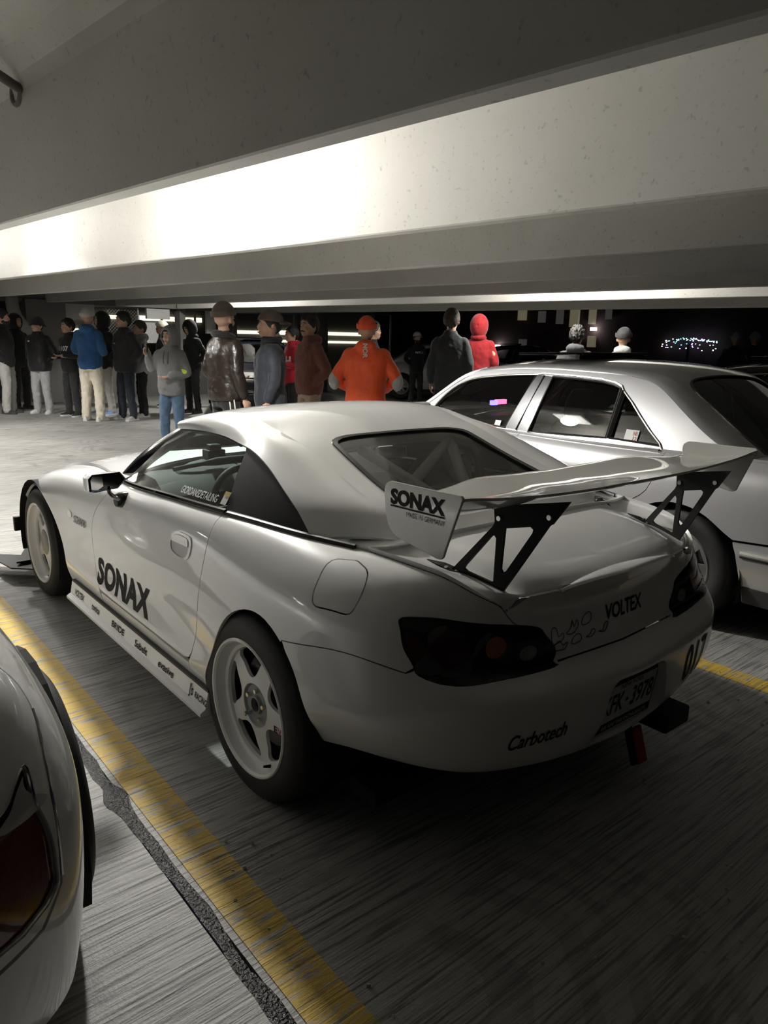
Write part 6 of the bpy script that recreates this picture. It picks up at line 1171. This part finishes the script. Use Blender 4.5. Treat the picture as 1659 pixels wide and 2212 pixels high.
person('person in dark beanie and light grey hoodie seen over the silver roof', 3.73, -6.84, -1.0, 1.67, 'tan', (.42, .42, .41), (.02, .02, .02), hat='beanie', hatcol=(.035, .035, .036), hood='down', vox=.012)
person('person in pale beanie in the dark, left one of the far pair at the right', 5.75, -14.20, -1.126, 1.76, 'tan', (.02, .02, .02), (.02, .02, .02), hat='beanie', hatcol=(.3, .3, .3), vox=.016)
person('person in pale beanie in the dark, right one of the far pair at the right', 5.54, -14.63, -1.146, 1.78, 'tan', (.02, .02, .02), (.02, .02, .02), hat='beanie', hatcol=(.3, .3, .3), vox=.016)
# ---------------------------------------------------------------- lamps, night outside, cars further off, grit on the floor
slab = bpy.data.objects['ceiling']
M['lens'] = simple('lamp_lens', (.8, .8, .8), .4, emit=(1, .97, .90), estr=6.)
for t, pp, w, dn in LAMPS:
    q = along(t, pp); hz = MB().box((q[0], q[1], 2.675), (.42, .30, .11), Matrix.Rotation(.079, 3, 'Z'), 1.).build('lamp_housing', M['panel'], slab, bevel=.01)
    MB().box((q[0], q[1], 2.612), (.36, .24, .016), Matrix.Rotation(.079, 3, 'Z')).build('lamp_lens', M['lens'], hz)
wr = bpy.data.objects['wall_right']
M['dimwin'] = simple('lit_window', (.3, .28, .2), .5, emit=(1, .86, .55), estr=.09); M['dimwin2'] = simple('faint_window', (.2, .2, .2), .5, emit=(.9, .85, .8), estr=.03); M['flood'] = simple('flood_lamp', (1, 1, 1), .5, emit=(.95, .97, 1), estr=14.)
for x0, x1, y, z0, z1, m in ((18.83, 18.45, -22.5, 2.36, 2.78, 'dimwin'), (17.85, 17.55, -22.6, 2.27, 2.72, 'dimwin2'), (17.0, 16.72, -22.67, 2.22, 2.78, 'dimwin2'), (16.38, 16.0, -22.72, 2.10, 2.78, 'dimwin'), (15.55, 15.28, -22.78, 2.22, 2.78, 'dimwin'), (14.86, 14.64, -22.84, 2.40, 2.78, 'dimwin2'), (18.72, 18.39, -22.53, 1.31, 1.6, 'dimwin2'), (15.52, 15.2, -22.78, 1.36, 1.78, 'dimwin')):
    MB().box(((x0+x1)/2, y+.10, (z0+z1)/2), (abs(x0-x1), .12, z1-z0), Matrix.Rotation(.079, 3, 'Z')).build('lit_window', M[m], wr)
MB().box((15.28, -22.62, 2.035), (.20, .14, .11), Matrix.Rotation(.079, 3, 'Z')).build('flood_lamp', M['flood'], wr); MB().box((19.82, -22.3, 1.265), (.22, .14, .14), Matrix.Rotation(.079, 3, 'Z')).build('flood_lamp', M['flood'], wr)
fl_ = thing('string_lights', 'cluster of tiny coloured lights glowing in the dark at the far right', 'lights', (11.5, -22.85, 1.55)); BC = [(.9, .95, 1.), (.2, .45, 1.), (.25, 1., .6), (.8, .9, 1.), (.5, .3, 1.)]
for i, c in enumerate(BC):
    mb = MB()
    for _ in range(16):
        u = rng.random(); x_ = 1.0-2.05*u; z_ = .16*math.sin(math.pi*u)*.6+.08+rng.normal(0, .025) if rng.random() < .72 else -.12+.25*rng.random()-.12*u
        mb.box((x_, 0, z_), (.028, .028, .022))
    tag(mb.build('bulbs', simple('bulb_%d' % i, (.1, .1, .1), .5, emit=c, estr=5.), fl_), kind='stuff')
MB().tube([(1.05, 0, .02), (.4, 0, .16), (-.4, 0, .16), (-1.1, 0, .02)], .008, 6).build('cable', M['trim'], fl_); MB().box((0, .0, -.76), (.06, .06, 1.55)).build('stake', M['trim'], fl_)
parked('pearl white sedan parked beyond the orange jacket', 12.9, -10.9, .85+math.pi, M['offwhite']); parked('dark blue sedan parked behind the brown leather jacket', 13.4, -6.9, 2.6, M['darkblue'])
parked('maroon sedan in the dark beyond the silver roof', 13.2, -17.5, .9, M['maroon'])
# window reflection added as glowing blocks; white card behind the silver sedan's windscreen
dl = MB().box((2.02, .07, 1.02), (.03, .11, .035)).build('reflection_glow', simple('red_reflection', (.3, .02, .02), .3, emit=(1, .05, .12), estr=9.), dsh); MB().box((2.02, .15, 1.015), (.03, .06, .035)).build('reflection_glow', simple('blue_reflection', (.02, .02, .3), .3, emit=(.12, .08, 1), estr=9.), dsh)
MB().box((2.02, .10, .985), (.02, .03, .06)).build('glow_stalk', M['trim'], dsh)  # stalk added to carry the reflection blocks
MB().box((1.93, .28, .955), (.20, .16, .004), Matrix.Rotation(.25, 3, 'Y')).build('white_card', M['paper'], dsh)
# grit
mb = MB(); pts = [(rng.normal(-1.0, .28), rng.normal(.28, .3)) for _ in range(46)]+[(rng.uniform(-1.3, .6), rng.uniform(-1.6, -1.0)) for _ in range(34)]+[(rng.uniform(-1., .2), rng.uniform(.95, 1.15)) for _ in range(16)]
for x_, y_ in pts:
    r_ = rng.uniform(.002, .0055); R_ = Matrix.Rotation(rng.uniform(0, 3), 3, 'Z')@Matrix.Rotation(rng.uniform(0, 1), 3, 'X'); mb.box((x_, y_, r_*.7), (r_*2.2, r_*1.6, r_*1.5), R_, .7)
g_ = tag(mb.build('grit', simple('pale_grit', (.5, .49, .46), .6), None), 'pale specks of grit scattered on the floor behind the white sports car', 'debris', kind='stuff')
